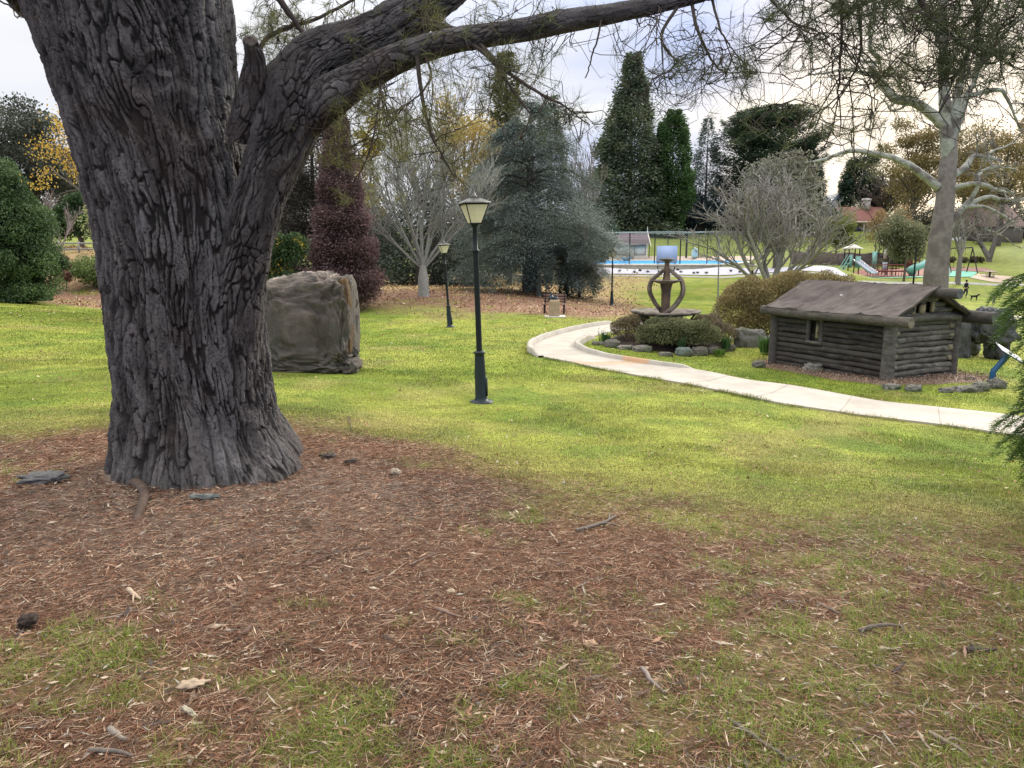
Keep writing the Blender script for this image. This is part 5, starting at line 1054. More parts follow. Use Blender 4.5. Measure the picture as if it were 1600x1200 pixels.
# blue cedar
conifer("blue_cedar", "wide blue grey cedar with branches sweeping down to the leaf litter", 828, 50, 158, 300, 230000, .15, (.055, .075, .07), (.185, .225, .205), 'cedar', 170, .38, .26, .11, .52, loose=.10, flat=.88, Wf=.34, thin=.27)
q = MB()
conifer("conifer", "young drooping tree with a pale trunk in front of the cedar trunk", 842, 46, 400, 60, 2500, .16, (.035, .055, .05), (.11, .15, .14), 'umbrella', 40, .5, .1, .35, .17, loose=.5, trunkcol=(.14, .16, .14))
conifer("conifer", "low dark cedar skirt right of the big cedar, hanging over the lawn", 905, 51, 372, 75, 9000, .19, (.022, .042, .035), (.09, .125, .105), 'umbrella', 90, .6, .1, .24, .10, loose=.5)
# evergreens behind the cedar
conifer("conifer", "tall loose olive green conifer rising behind the cedar", 792, 76, 84, 130, 30000, .36, (.045, .055, .028), (.20, .19, .085), 'cone', 170, .15, .2, .15, .4, loose=.5, thin=.36)
conifer("conifer", "dark green conifer behind the right shoulder of the cedar", 858, 74, 150, 120, 24000, .32, (.022, .042, .028), (.08, .11, .06), 'cone', 170, .25, .15, .1, .4, loose=.4, thin=.34)
bare("bare_tree", "brownish bare tree between the cedar and the tallest conifer", 915, 80, 215, 90, [(0, .3, 1), (90, .3, 1), (180, .35, 1), (270, .3, 1)], (.20, .165, .14), (6, 5, 4), (34, 36, 40), .022, .13, lift=.2, len_=.6)
broad("autumn_tree", "tall tree with thin yellow and orange leaves behind the bare grey tree", 728, 66, 120, 120, 4200, .26, (.36, .24, .07), (.30, .27, .10), 26, .35, .2)
bare("bare_tree", "tall bare tree with fine pinkish twigs above the grey one", 690, 70, 110, 150, [(0, .3, 1), (90, .3, 1), (180, .35, 1), (270, .3, 1)], (.22, .19, .165), (6, 5, 4), (30, 34, 36), .02, .16, lift=.2, len_=.6, leaves=(1500, .20, (.30, .22, .07), (.25, .25, .10)))
for i, (u, d, vt, w, lb_) in enumerate([(600, 84, 330, 110, "dark evergreen behind the purple conifer's right side"), (700, 90, 345, 110, "dark evergreen behind the bare grey tree's trunk"), (775, 92, 335, 110, "dark evergreen behind the nearest lamp's post"), (860, 96, 330, 110, "dark evergreen behind the cedar's right half"), (925, 104, 330, 70, "dark evergreen left of the pool shed"), (540, 88, 260, 130, "tall evergreen behind the purple conifer's top"), (460, 84, 240, 150, "tall evergreen right behind the big trunk")]):
    broad("evergreen_tree", lb_, u, d, vt, w, 9000, .34, (.018, .032, .022), (.065, .085, .05), 26, .0, .25, "dark evergreens closing the view behind the cedar")
for (u, d, lb_) in ((652, 58, "dark leaning trunk left of the bare grey tree's foot"), (795, 66, "thin dark trunk under the cedar's left branches"), (884, 60, "small dark stump under the cedar's right branches")): 
    b = G(u, d); q = MB(); q.tube(spline([b - [0, 0, .2], b + [.1, 0, 1.2], b + [-.1, 0, 2.6]], 10), np.linspace(.26, .16, 10), 9, (.06, .05, .045)); rr__ = q.build("tree_trunk", barkg, None, True, origin=b); tag(rr__, lb_, "tree trunk")
# the tallest conifer, the cypress and the far skyline
conifer("conifer", "tallest dark conifer with a pointed top, behind the pool shed", 982, 166, 84, 180, 90000, .70, (.030, .048, .032), (.12, .14, .085), 'cone', 260, .22, .12, .0, .7, loose=.20, flat=.6, thin=.27)
conifer("cypress", "slim bright green cypress right of the tallest conifer", 1047, 163, 172, 62, 34000, .60, (.022, .05, .018), (.07, .125, .04), 'column', 260, -.1, .5, .0, .3, loose=.2, flat=.2, Wf=.5)
conifer("conifer", "thin see-through blue green conifer standing alone against the sky", 1100, 176, 186, 84, 13000, .60, (.05, .075, .07), (.13, .165, .15), 'cone', 110, -.05, .25, .08, .35, loose=.35, flat=.7, thin=.30)
conifer("cypress", "broad dark flat-layered cypress on the skyline", 1195, 172, 175, 170, 90000, .70, (.014, .030, .020), (.055, .085, .045), 'dome', 170, .0, .25, .12, .9, loose=.13, flat=.85, thin=.20)
conifer("cypress", "lower dark cypress sloping down at the right of the broad one", 1255, 170, 228, 110, 44000, .65, (.014, .028, .020), (.05, .075, .045), 'cone', 140, .15, .15, .0, .5, loose=.3, flat=.8)
conifer("conifer", "dark round-topped conifer behind the red roofed house", 1343, 185, 238, 72, 26000, .7, (.012, .032, .022), (.045, .08, .05), 'dome', 130, .15, .1, .0, .5, loose=.3)
broad("evergreen_tree", "dark bluish trees under the see-through conifer", 1098, 172, 312, 90, 12000, .7, (.025, .04, .042), (.08, .10, .10), 22, .0, .3, None)
# the round grey twiggy tree
broad("twiggy_tree", "round topped grey green tree of very fine twigs behind the spreading bare tree", 1212, 84, 224, 118, 26000, .30, (.11, .11, .085), (.24, .235, .18), 60, .12, .3, None, 1.1)
bare("bare_tree", "spreading leafless grey tree behind the golden shrub", 1203, 62, 262, 250, [(0, .9, .85), (40, .45, 1), (100, .4, 1), (150, .6, 1), (180, 1.1, .8), (230, .5, 1), (300, .5, 1), (350, .3, 1.15), (20, .2, 1.2), (200, .25, 1.2)], (.27, .255, .235), (7, 6, 5), (34, 40, 42), .016, .12, fork=.07, rr=.5, tm=1.6, lift=.10, up=.04, wob=.13, len_=.58, L0=.55)
# right half
broad("evergreen_tree", "small yellow green tree left of the red roofed house", 1305, 120, 322, 66, 6500, .32, (.09, .11, .035), (.22, .24, .075), 24, .12, .12, None, .9, thin=.2)
broad("autumn_tree", "rusty olive tree in front of the red roofed house's right side", 1388, 112, 312, 66, 6000, .30, (.16, .12, .06), (.28, .19, .09), 24, .12, .12, None, .9)
broad("olive_tree", "grey olive tree just left of the big pale-limbed tree", 1412, 88, 330, 90, 10000, .26, (.075, .085, .045), (.185, .19, .11), 30, .22, .12, None, .9)
for i, (u, d, vt, w, lb_) in enumerate([(1375, 180, 268, 90, "bare twiggy tree on the skyline right of the dark conifer"), (1420, 175, 262, 90, "bare twiggy tree on the skyline left of the big tree"), (1540, 170, 285, 120, "brown twiggy tree at the right over the far roof")]):
    bare("bare_tree", lb_, u, d, vt, w, [(0, .3, 1), (72, .3, 1), (144, .3, 1), (216, .3, 1), (288, .3, 1)], (.17, .14, .125), (7, 6, 5), (32, 36, 38), .05, .2, lift=.2, len_=.6)
for i, (u, d, vt, w, sd_, lb_) in enumerate([(1420, 150, 168, 130, 1, "loose olive gum tree coloured as gold-lit, left of the pale-limbed tree"), (1560, 150, 165, 170, 2, "big olive gum tree coloured as gold-lit, at the right edge"), (1500, 165, 180, 110, 3, "olive gum tree seen between the pale limbs"), (1640, 120, 120, 170, 4, "tall gum tree cut by the right edge")]):
    broad("gum_tree", lb_, u, d, vt, w, 15000, .40, (.085, .075, .035), (.28, .215, .085), 46, .22, .35, "gum trees on the right skyline", .45, dep=.6)  # gold of the low sun painted into the leaf colour
# big pale-limbed tree
b = G(1466, 40); r = root("sycamore", "big tree with a mottled grey trunk and pale twisting bare limbs behind the log hut", "tree", b)
mot = mat("mottled_grey_bark", None, rough=.85, var=.35, sc=5, bump=.03, bsc=9, tint=(.14, .12, .115))
W4 = lambda pts: [P(u, v, 40 + (p[0] if p else 0)) - b for (u, v, *p) in pts]
q = MB(); pt_ = spline([np.array([-.1, 0, -.3])] + W4([(1462, 440), (1468, 380), (1476, 320), (1480, 272), (1483, 245), (1484, 215)]), 60)
q.tube(pt_, np.interp(np.linspace(0, 1, 60), [0, .3, .6, .85, 1], [.64, .54, .42, .38, .28]) * (1 + .04 * (fbm(np.arange(60) * .35, 0, 0, 3, 5) - .5) * 2), 24, (.20, .175, .165)); q.build("trunk", mot, r, True)
pale = (.33, .335, .30); limbs = [
 ([(1482, 250), (1478, 190), (1472, 120), (1470, 60), (1468, -10)], .40, .20), ([(1484, 240), (1488, 190), (1494, 150), (1500, 110), (1506, 70)], .34, .10), ([(1484, 232), (1500, 180), (1508, 150), (1520, 120), (1530, 60)], .28, .08),
 ([(1478, 200), (1458, 180), (1430, 160), (1400, 152), (1385, 130), (1376, 110), (1372, 95), (1378, 85)], .34, .12), ([(1375, 92), (1360, 78), (1356, 55), (1352, 40), (1360, 0)], .14, .06), ([(1373, 115), (1350, 116), (1330, 112), (1300, 115), (1270, 122), (1258, 126)], .12, .04),
 ([(1376, 98), (1350, 95), (1320, 85), (1300, 70)], .10, .03), ([(1492, 185), (1502, 160), (1530, 146), (1560, 142), (1572, 152), (1584, 180), (1594, 210)], .20, .05),
 ([(1466, 292), (1440, 272), (1420, 258), (1395, 246), (1350, 236), (1315, 238), (1290, 246), (1262, 252)], .26, .06), ([(1472, 280), (1492, 272), (1510, 258), (1524, 240), (1545, 240), (1570, 246)], .26, .08), ([(1545, 240), (1560, 232), (1590, 225)], .08, .03),
 ([(1478, 296), (1500, 290), (1525, 286), (1555, 296), (1580, 300)], .20, .05), ([(1525, 286), (1535, 268), (1560, 262), (1590, 264)], .12, .04), ([(1474, 370), (1490, 345), (1505, 325), (1520, 308), (1528, 290), (1522, 275)], .24, .06),
 ([(1510, 322), (1540, 325), (1570, 340), (1590, 360)], .12, .03), ([(1505, 325), (1540, 308), (1575, 312), (1605, 308)], .16, .08), ([(1420, 160), (1405, 172), (1392, 174), (1385, 165), (1375, 155)], .07, .03), ([(1520, 120), (1545, 80), (1580, 40), (1610, 20)], .14, .06), ([(1468, 60), (1440, 20), (1420, -20)], .14, .06), ([(1545, 360), (1570, 370), (1590, 385), (1610, 380)], .05, .02), ([(1590, 340), (1560, 365), (1530, 372)], .04, .015)]
tw_ = MB()
for pts, r0, r1 in limbs:
    dz = random.uniform(-1.5, 1.5); npt = len(pts); W_ = [P(u, v, 40 + dz * i / (npt - 1)) - b for i, (u, v) in enumerate(pts)]; c_ = spline(W_, 8 * npt)
    c_ = c_ + np.cumsum(rng.normal(size=c_.shape) * .02, 0) * np.linspace(0, 1, len(c_))[:, None]; q = MB(); q.tube(c_, np.linspace(r0, r1, len(c_)) * .85 * (1 + .16 * (fbm(np.arange(len(c_)) * .4, r0 * 99, 0, 3, 6) - .5) * 2), 10, pale if pts[0][1] < 400 else (.2, .18, .17)); q.build("limb", mot, r, True)
    a = dict(max=2, nc=(4, 3), ang=(50, 50), wob=.22, up=.02, rmin=.012, col=(.24, .23, .21), tap=.5, lift=.05, len=.55, t0=.2, rr=.6)
    for k in range(4 if r0 > .1 else 2):
        i = random.randrange(len(c_) // 2, len(c_)); dv = rng.normal(size=3) * [1, .6, 1] + [0, 0, .3]; dv /= np.linalg.norm(dv); grow(tw_, c_[i], dv, random.uniform(.9, 1.8), .035, 0, a, [])
tw_.build("twigs", mot, r)
bare("bare_tree", "slim grey trunked tree right of the big one, by the playground", 1496, 88, 300, 90, [(0, .2, 1.2), (180, .3, 1), (90, .25, 1)], (.20, .185, .165), (5, 4, 3), (34, 40, 40), .022, .17, lift=.15, len_=.6, L0=.6, fork=.42)
bare("bare_tree", "small forked leafless tree on the far lawn at right", 1545, 120, 330, 80, [(10, .35, 1), (175, .45, 1)], (.13, .115, .105), (5, 4, 3), (34, 40, 40), .03, .22, lift=.1, len_=.6)
# left side
broad("conifer", "wide dark green bushy conifer at the left edge of the lawn", 8, 34, 245, 182, 190000, .115, (.022, .045, .022), (.11, .17, .065), 260, -.10, .28, None, .8, shape="egg")
broad("evergreen_tree", "tall dark evergreen against the bright sky at far left", 60, 85, 128, 190, 24000, .34, (.028, .034, .026), (.09, .10, .07), 60, .05, .4, None, .5)
broad("evergreen_tree", "mid green rounded tree between the left conifer and the trunk", 128, 62, 290, 80, 12000, .24, (.018, .045, .018), (.07, .12, .04), 26, .0, .2)
broad("evergreen_tree", "dark trees filling the gap behind the trunk's left side", 150, 95, 215, 130, 14000, .36, (.018, .034, .024), (.06, .08, .05), 36, .0, .3)
broad("evergreen_tree", "dark tree behind the left conifer's crown", -30, 80, 230, 160, 10000, .36, (.022, .036, .026), (.07, .09, .05), 36, .0, .3)
bare("bare_shrub", "pale leafless shrub between the left conifer and the rounded tree", 88, 50, 300, 66, [(0, .4, 1), (120, .4, 1), (240, .4, 1), (60, .2, 1.1)], (.26, .22, .20), (6, 5, 4), (28, 32, 34), .016, .05, lift=.25, len_=.55, cat="shrub")
r = bare("autumn_tree", "tree with bright orange yellow leaves leaning out left of the trunk", 185, 27, 95, 235, [(170, .3, 1.0), (200, .45, .9), (20, .3, 1), (90, .2, 1)], (.12, .10, .085), (5, 5, 3), (40, 44, 44), .010, .10, lift=.0, up=.02, len_=.5, L0=.75, lv=292, leaves=(11000, .09, (.60, .33, .04), (.66, .48, .10)), tipup=-3)
broad("shrub", "small pale leaved shrub close against the trunk's left side", 170, 26, 305, 84, 700, .09, (.25, .28, .12), (.45, .42, .22), 8, .45, .03, None, cat="shrub")
# bank, rail and small shrubs at left
fr_ = root("rail_fence", "low timber rail fence on the bank left of the trunk", "fence", G(130, 54)); b = np.array(fr_.location); q = MB()
a_, c_ = G(92, 54) - b, G(190, 54) - b
for z_ in (.45, .85): q.box(((a_ + c_) / 2 + [0, 0, z_]), (np.linalg.norm(c_ - a_), .06, .12), 0, (.30, .28, .25))
q.build("rail", barkg, fr_)
for t_ in (0, .33, .66, 1): 
    q = MB(); q.box(a_ * (1 - t_) + c_ * t_ + [0, 0, .45], (.12, .12, 1.0), 0, (.27, .25, .22)); q.build("post", barkg, fr_)
broad("shrub", "reddish dry shrub on the bank beside the left conifer", 104, 46, 395, 36, 3500, .12, (.14, .08, .055), (.26, .16, .12), 14, .0, .03, cat="shrub")
broad("shrub", "low green shrubs on the bank in front of the rail fence", 150, 47, 402, 100, 9000, .14, (.06, .10, .03), (.17, .22, .07), 26, .0, .03, None, .6, cat="shrub")
broad("shrub", "dark hedge shrub along the top of the left bank", 190, 58, 330, 90, 8000, .2, (.02, .04, .02), (.07, .10, .04), 26, .0, .03, None, .6, cat="shrub")
print("trees done")
# ------------------------------------------------------------------ pool, gravel bank, shed and court fence
def sheet(pts, name, m, col, label, nseg=20, dz=.05, drop=.25):
    """a flat-topped sheet lying on the ground between a near and a far edge given as (x, y) rows"""
    A = spline(pts[0], nseg); B = spline(pts[1], nseg); t = np.linspace(0, 1, 8)[None, :, None]; XY = A[:, None] * (1 - t) + B[:, None] * t
    Z = gz(XY[..., 0], XY[..., 1]) + dz; q = MB(); q.grid(np.concatenate([XY, Z[..., None]], -1), col); return struct(q.build(name, m), label)
g2 = lambda u, d: G(u, d)[:2]
grav = mat("pale_grey_gravel", None, rough=1, var=.25, sc=2.5, bump=.03, bsc=9)
sheet([[g2(932, 80.6), g2(1050, 80.6), g2(1180, 80.6), g2(1335, 80.6)], [g2(932, 84.3), g2(1050, 84.4), g2(1180, 84.5), g2(1300, 84.6)]], "gravel", grav, (.50, .49, .56), "pale lilac grey gravel bank below the pool")
gk = [(968, 82), (991, 81.4), (1000, 82.6), (1012, 81.8), (1030, 82.2), (1048, 81.6), (1052, 82.8), (1059, 83.6), (1064, 82.0), (1084, 81.2), (1090, 81.4), (1104, 81.3), (1142, 82), (1156, 81.4)]
gl_ = ['leftmost', 'second from the left', 'third from the left', 'fourth from the left', 'fifth from the left', 'sixth from the left', 'seventh from the left', 'eighth from the left', 'ninth from the left', 'tenth from the left', 'eleventh from the left', 'third from the right', 'second from the right', 'rightmost']
for i, (u, d) in enumerate(gk):
    r = root("bed_plant", "dark tuft on the gravel bank below the pool, " + gl_[i], "plant", G(u, d, .03), 0, "dark tufts planted on the gravel bank"); q = MB(); n = 60; dv = rng.normal(size=(n, 3)); dv[:, 2] = np.abs(dv[:, 2]) + .6; q.needles(np.zeros((n, 3)), dv, .30, .05, (.05, .06, .045)); q.build("leaves", leafm, r)
q = MB(); zz = max(float(gz(P(u_, 400, d_)[0], d_)) for u_ in (920, 1040, 1150) for d_ in (86, 92, 98, 105, 112, 119)) + .03
poly = [G(936, 85.2)[:2], G(1125, 85.2)[:2], G(1172, 104)[:2], G(1150, 120)[:2], G(900, 120)[:2], G(900, 86)[:2]]
q.add([(x, y, zz) for x, y in poly], [list(range(6))], (.5, .5, .5))
struct(q.build("water", mat("bright_blue_pool", (.045, .30, .62), rough=.6, var=.06, sc=.6, spec=.05)), "bright blue water of the swimming pool")
q = MB(); rim = [np.array([x, y, zz]) for x, y in poly]
ring_ = np.array(rim + rim[:1]); q.grid(np.stack([ring_ + [0, 0, .02], ring_ - [0, 0, 1.2]], 1)[::-1], (.56, .52, .48))
for a_, b_ in zip(rim, rim[1:] + rim[:1]): q.tube([a_, b_], .14, 4, (.62, .56, .52), cap=False)
struct(q.build("pool_kerb", conc), "pale kerb round the pool")
sheet([[g2(935, 121), g2(1060, 121), g2(1190, 121)], [g2(935, 127), g2(1060, 127), g2(1190, 128)]], "paving", conc, (.50, .40, .33), "pinkish paving beyond the pool")
# shed
d_ = 122.0; b = G(987, d_); s_ = d_ / F; r = root("pool_shed", "small cream shed with mauve shingle roof behind the pool", "shed", b)
cream = mat("cream_boards", (.80, .74, .62), rough=.8, var=.1, sc=2, stretch=(1, 1, 8)); shing = mat("mauve_shingles", None, rough=.95, var=.45, sc=5, stretch=(1, 1, 2))
zg = P(0, 408, d_)[2] - b[2]; ze = P(0, 379, d_)[2] - b[2]; zr = P(0, 362, d_)[2] - b[2]; hw = 27 * s_; dp = 2.6
q = MB(); q.box((0, dp, (ze - .8) / 2), (2 * hw - .5, 2 * dp - .6, ze + .8)); q.add([(x, y, z) for x in (-hw + .25, hw - .25) for (y, z) in ((.3, ze), (2 * dp - .3, ze), (dp, zr - .3))], [(0, 2, 1), (3, 4, 5)]); q.build("wall", cream, r)
q = MB(); ny = 12
for sgn, nm in ((-1, "roof_slope"), (1, "roof_slope")):
    q = MB(); y0, y1 = (-.5, dp) if sgn < 0 else (2 * dp + .5, dp)
    for i in range(ny):
        t0_, t1_ = i / ny, (i + 1) / ny; za, zb_ = ze - .25 + (zr - ze + .25) * t0_, ze - .25 + (zr - ze + .25) * t1_; ya, yb = y0 + (y1 - y0) * t0_, y0 + (y1 - y0) * t1_; c_ = np.array([.20, .16, .165]) * random.uniform(.75, 1.25)
        q.add([(-hw, ya, za + .06), (hw, ya, za + .06), (hw, yb, zb_), (-hw, yb, zb_), (-hw, ya, za - .02), (hw, ya, za - .02)], [(0, 1, 2, 3), (4, 5, 1, 0)], c_)
    q.build(nm, shing, r)
for x_ in (-hw - .05, hw + .05):
    q = MB(); q.tube([(x_, -.7, ze - .5), (x_, dp, zr + .1)], .09, 4, (.7, .68, .62)); q.tube([(x_, 2 * dp + .7, ze - .5), (x_, dp, zr + .1)], .09, 4, (.7, .68, .62)); q.tube([(x_, dp, zr - .3), (x_, dp, zr + .9)], [.09, .03], 6, (.7, .68, .62)); q.build("bargeboard", cream, r)
for x_, w_ in ((-15 * s_, 16 * s_), (13 * s_, 17 * s_)):
    q = MB(); q.box((x_, .27, ze * .55), (w_, .05, ze * .55)); q.build("shutter", mat("cream_shutter", (.80, .75, .64), rough=.7), r)
    q = MB()
    for dx in (-w_ / 2, w_ / 2): q.box((x_ + dx, .22, ze * .55), (.07, .05, ze * .57))
    for dz in (-.275, .275): q.box((x_, .22, ze * (.55 + dz)), (w_, .05, .08))
    q.build("shutter_frame", mat("grey_trim", (.22, .20, .18), rough=.7), r)
q = MB(); q.box((1 * s_, .25, ze * .42), (6 * s_, .06, ze * .84)); q.build("door", mat("shed_door", (.50, .45, .37), rough=.7), r)
# far roof beyond the fence
b = G(1085, 172); r = root("far_shed", "long low grey roofed building far behind the fence", "building", b); s_ = 172 / F
q = MB(); q.box((0, 2, 1.2), (60 * s_, 4, 2.6), 0, (.16, .12, .11)); q.build("wall", barkg, r); q = MB(); q.add([(-34 * s_, -.5, 2.2), (34 * s_, -.5, 2.2), (31 * s_, 2.5, 3.6), (-30 * s_, 2.5, 3.6), (31 * s_, 5, 2.2), (-31 * s_, 5, 2.2)], [(0, 1, 2, 3), (3, 2, 4, 5)], (.20, .18, .18)); q.build("roof", barkg, r)
# chain link fence round the pool
def fence(pts, hts, name, label, posts, wire_a=.16, every=1, midrail=False):
    b = G(*pts[0]); r = root(name, label, "fence", b); bm_ = mat("black_fence_post", (.02, .025, .025), rough=.5)
    W_ = [G(u, d) for u, d in pts]
    tops = [w_ + [0, 0, h_] for w_, h_ in zip(W_, hts)]; q = MB(); V_ = np.stack([np.array(W_), np.array(tops)], 1) - b
    q.grid(V_, (.30, .34, .35)); q.build("mesh", mat("chain_link_mesh", (.30, .36, .36), rough=.6, alpha=wire_a), r)
    q = MB(); q.tube(np.array(tops) - b, .045, 5, cap=False); q.build("top_rail", mat("pale_rail", (.34, .42, .42), rough=.5), r)
    for (u, d, h_, th_) in posts:
        g_ = G(u, d) - b; q = MB(); q.tube([g_ - [0, 0, .3], g_ + [0, 0, h_]], th_, 6); q.build("post", bm_, r)
h1 = P(0, 364, 85.5)[2] - G(1000, 85.5)[2]
fence([(945, 85.4), (984, 85.4), (1022, 85.4), (1062, 85.4), (1104, 85.4), (1180, 86), (1240, 88)], [h1 * .96, h1, h1, h1, h1, h1, h1], "pool_fence", "tall chain link fence with black posts along the near side of the pool", [(945, 85.4, h1 * .96, .06), (983, 85.4, h1, .07), (1022, 85.4, h1, .06), (1062, 85.4, h1, .07), (1104, 85.4, h1, .06)], .06)
h2 = P(0, 362, 124)[2] - G(1043, 124)[2]
fence([(944, 110), (955, 124), (1000, 124), (1043, 124), (1090, 124), (1150, 124), (1200, 124)], [h2, h2, h2, h2, h2, h2, h2], "pool_fence", "chain link fence behind the pool, joining the shed", [(964, 124, h2, .07), (989, 124, h2, .07), (1014, 124, h2, .07), (1043, 124, h2, .07), (1072, 124, h2, .16), (1091, 124, h2, .07), (1160, 124, h2, .07)], .07)
# blue-grey board on the near fence
b = G(1041, 85.2); s_ = 85.2 / F; za = P(0, 384, 85.2)[2] - b[2]; zb_ = P(0, 411, 85.2)[2] - b[2]; r = root("notice_board", "plain pale blue rectangular board fixed to the pool fence above the fountain", "board", b)
q = MB(); q.box((0, -.1, (za + zb_) / 2), (32 * s_, .06, za - zb_)); q.build("board", mat("pale_blue_board", (.36, .47, .74), rough=.5, var=.05, sc=1), r)
q = MB()
for x_ in (-13, 13): q.tube([(x_ * s_, .0, -.1), (x_ * s_, .0, za - .1)], .05, 6)
q.build("posts", iron, r)
# reel / canoe-like cover roller
b = G(978, 118); q = MB(); s_ = 118 / F; q.tube([np.array([-8 * s_, 0, .55]) + b, np.array([-2 * s_, 0, .35]) + b, np.array([4 * s_, 0, .4]) + b, np.array([9 * s_, 0, .95]) + b], [.10, .30, .32, .06], 10, (.16, .30, .38)); tag(q.build("pool_cover", barkg, None, True, origin=b), "dull blue rolled pool cover lying in front of the shed", "pool cover")
b = G(1085, 121.5); q = MB(); s_ = 121 / F; q.blob(b + [0, 0, .95], (.5, .5, .95), 4, .2, 1.5, 14, 1, (.50, .66, .70)); tag(q.build("water_drum", barkg, None, True, origin=b), "pale blue drum standing by the far edge of the pool", "drum"); 

# ------------------------------------------------------------------ houses
b = G(1352, 172); s_ = 172 / F; r = root("house", "timber house with dull red roof and pale chimney on the hill", "house", b)
zt_ = lambda v: P(0, v, 172)[2] - b[2]
redr = mat("dull_red_roof", (.25, .115, .10), rough=.85, var=.2, sc=2, stretch=(1, 1, 6)); tim = mat("yellow_timber", None, rough=.8, var=.2, sc=3)
x0, x1 = -30 * s_, 34 * s_; ze, zr = zt_(345), zt_(322)
q = MB(); q.box(((x0 + x1) / 2 + .4, 3.6, (ze) / 2 - .6), (x1 - x0 - 1.0, 6.2, ze + 1.6), 0, (.36, .29, .16))
for i in range(14): q.box((x0 + 1 + i * .62, .46, ze / 2), (.10, .06, ze), 0, (.16, .12, .07))
q.build("wall", tim, r)
q = MB(); q.add([(x0, -.6, ze - .2), (x1, -.6, ze - .2), (x1, 3.6, zr), (x0 - 1.2, 3.6, zr), (x1, 7.8, ze), (x0, 7.8, ze)], [(0, 1, 2, 3), (3, 2, 4, 5)]); q.build("roof", redr, r)
q = MB(); q.tube([(x0, -.62, ze - .3), (x1, -.62, ze - .3)], .16, 4, (.62, .56, .50)); q.tube([(x0, -.65, ze - .3), (x0 - 1.25, 3.6, zr)], .16, 4, (.62, .58, .54)); q.tube([(x0 - 1.25, 3.6, zr - .2), (x0 - 1.3, 3.6, zr + 1.5)], [.14, .04], 5, (.62, .6, .56)); q.build("bargeboard", tim, r)
q = MB(); q.box((x0 + 38 * s_, 3.2, zt_(318)), (10 * s_, 1.3, 2.6), 0, (.55, .50, .50)); q.box((x0 + 38 * s_, 3.2, zt_(311)), (12 * s_, 1.6, .35), 0, (.6, .56, .55)); q.build("chimney", tim, r)
q = MB(); q.box((x0 + 16 * s_, .30, .35), (20 * s_, .3, .9), 0, (.06, .07, .11)); q.build("verandah", tim, r)
q = MB(); q.tube([(x0 + .5, -.4, -.8), (x0 + .5, -.4, ze - .2)], .12, 6, (.6, .56, .5)); q.tube([(x0 + 26 * s_, -.4, -.8), (x0 + 26 * s_, -.4, ze - .2)], .12, 6, (.6, .56, .5)); q.build("verandah_post", tim, r)
b = G(1300, 185); s_ = 185 / F; r = root("house", "pale blue grey gabled house behind the left end of the red roof", "house", b); zt_ = lambda v: P(0, v, 185)[2] - b[2]
q = MB(); w0 = 14 * s_; za, zb_ = zt_(325), zt_(303)
q.add([(-w0, 0, -1), (w0, 0, -1), (w0, 0, zt_(318)), (6 * s_, 0, zb_), (-w0, 0, zt_(330)), (-w0, 8, -1), (w0, 8, -1), (w0, 8, zt_(318)), (6 * s_, 8, zb_), (-w0, 8, zt_(330))], [(0, 1, 2, 3, 4), (9, 8, 7, 6, 5)], (.42, .47, .58)); q.add([(w0, 0, -1), (w0, 8, -1), (w0, 8, zt_(318)), (w0, 0, zt_(318)), (-w0, 0, -1), (-w0, 8, -1), (-w0, 8, zt_(330)), (-w0, 0, zt_(330))], [(0, 1, 2, 3), (7, 6, 5, 4)], (.42, .47, .58)); q.build("wall", tim, r)
q = MB(); q.add([(-w0 - .4, -.3, zt_(330) - .1), (6 * s_, -.3, zb_ + .15), (6 * s_, 8.3, zb_ + .15), (-w0 - .4, 8.3, zt_(330) - .1), (w0 + .3, -.3, zt_(318)), (w0 + .3, 8.3, zt_(318))], [(0, 1, 2, 3), (1, 4, 5, 2)], (.36, .37, .40)); q.build("roof", tim, r)
b = G(1555, 160); s_ = 160 / F; r = root("house", "dark house with a broad brown roof at the far right behind bare limbs", "house", b); zt_ = lambda v: P(0, v, 160)[2] - b[2]
q = MB(); q.box((0, 4, zt_(352) / 2 - .5), (88 * s_, 7, zt_(352) + 1), 0, (.13, .11, .10)); q.build("wall", tim, r); q = MB(); q.add([(-48 * s_, 0, zt_(354)), (48 * s_, 0, zt_(354)), (32 * s_, 4, zt_(318)), (-28 * s_, 4, zt_(318)), (48 * s_, 8, zt_(354)), (-48 * s_, 8, zt_(354))], [(0, 1, 2, 3), (3, 2, 4, 5), (0, 3, 5), (1, 4, 2)], (.145, .10, .09)); q.build("roof", tim, r)
b = G(1502, 158); s_ = 158 / F; q = MB(); zt_ = lambda v: P(0, v, 158)[2] - b[2]
q.box((0, 1.5, zt_(384) / 2), (14 * s_, 3, zt_(384))); q.add([(-8 * s_, 0, zt_(384)), (8 * s_, 0, zt_(384)), (0, 0, zt_(370)), (-8 * s_, 3, zt_(384)), (8 * s_, 3, zt_(384)), (0, 3, zt_(370))], [(0, 1, 2), (5, 4, 3)]); q.add([(-8 * s_, 0, zt_(384)), (0, 0, zt_(370)), (0, 3, zt_(370)), (-8 * s_, 3, zt_(384)), (8 * s_, 0, zt_(384)), (8 * s_, 3, zt_(384))], [(0, 1, 2, 3), (1, 4, 5, 2)])
o = q.build("garden_shed", mat("pale_blue_shed", (.55, .62, .66), rough=.7, var=.1)); o.location = b; tag(o, "tiny pale blue white shed seen just right of the big trunk", "shed")

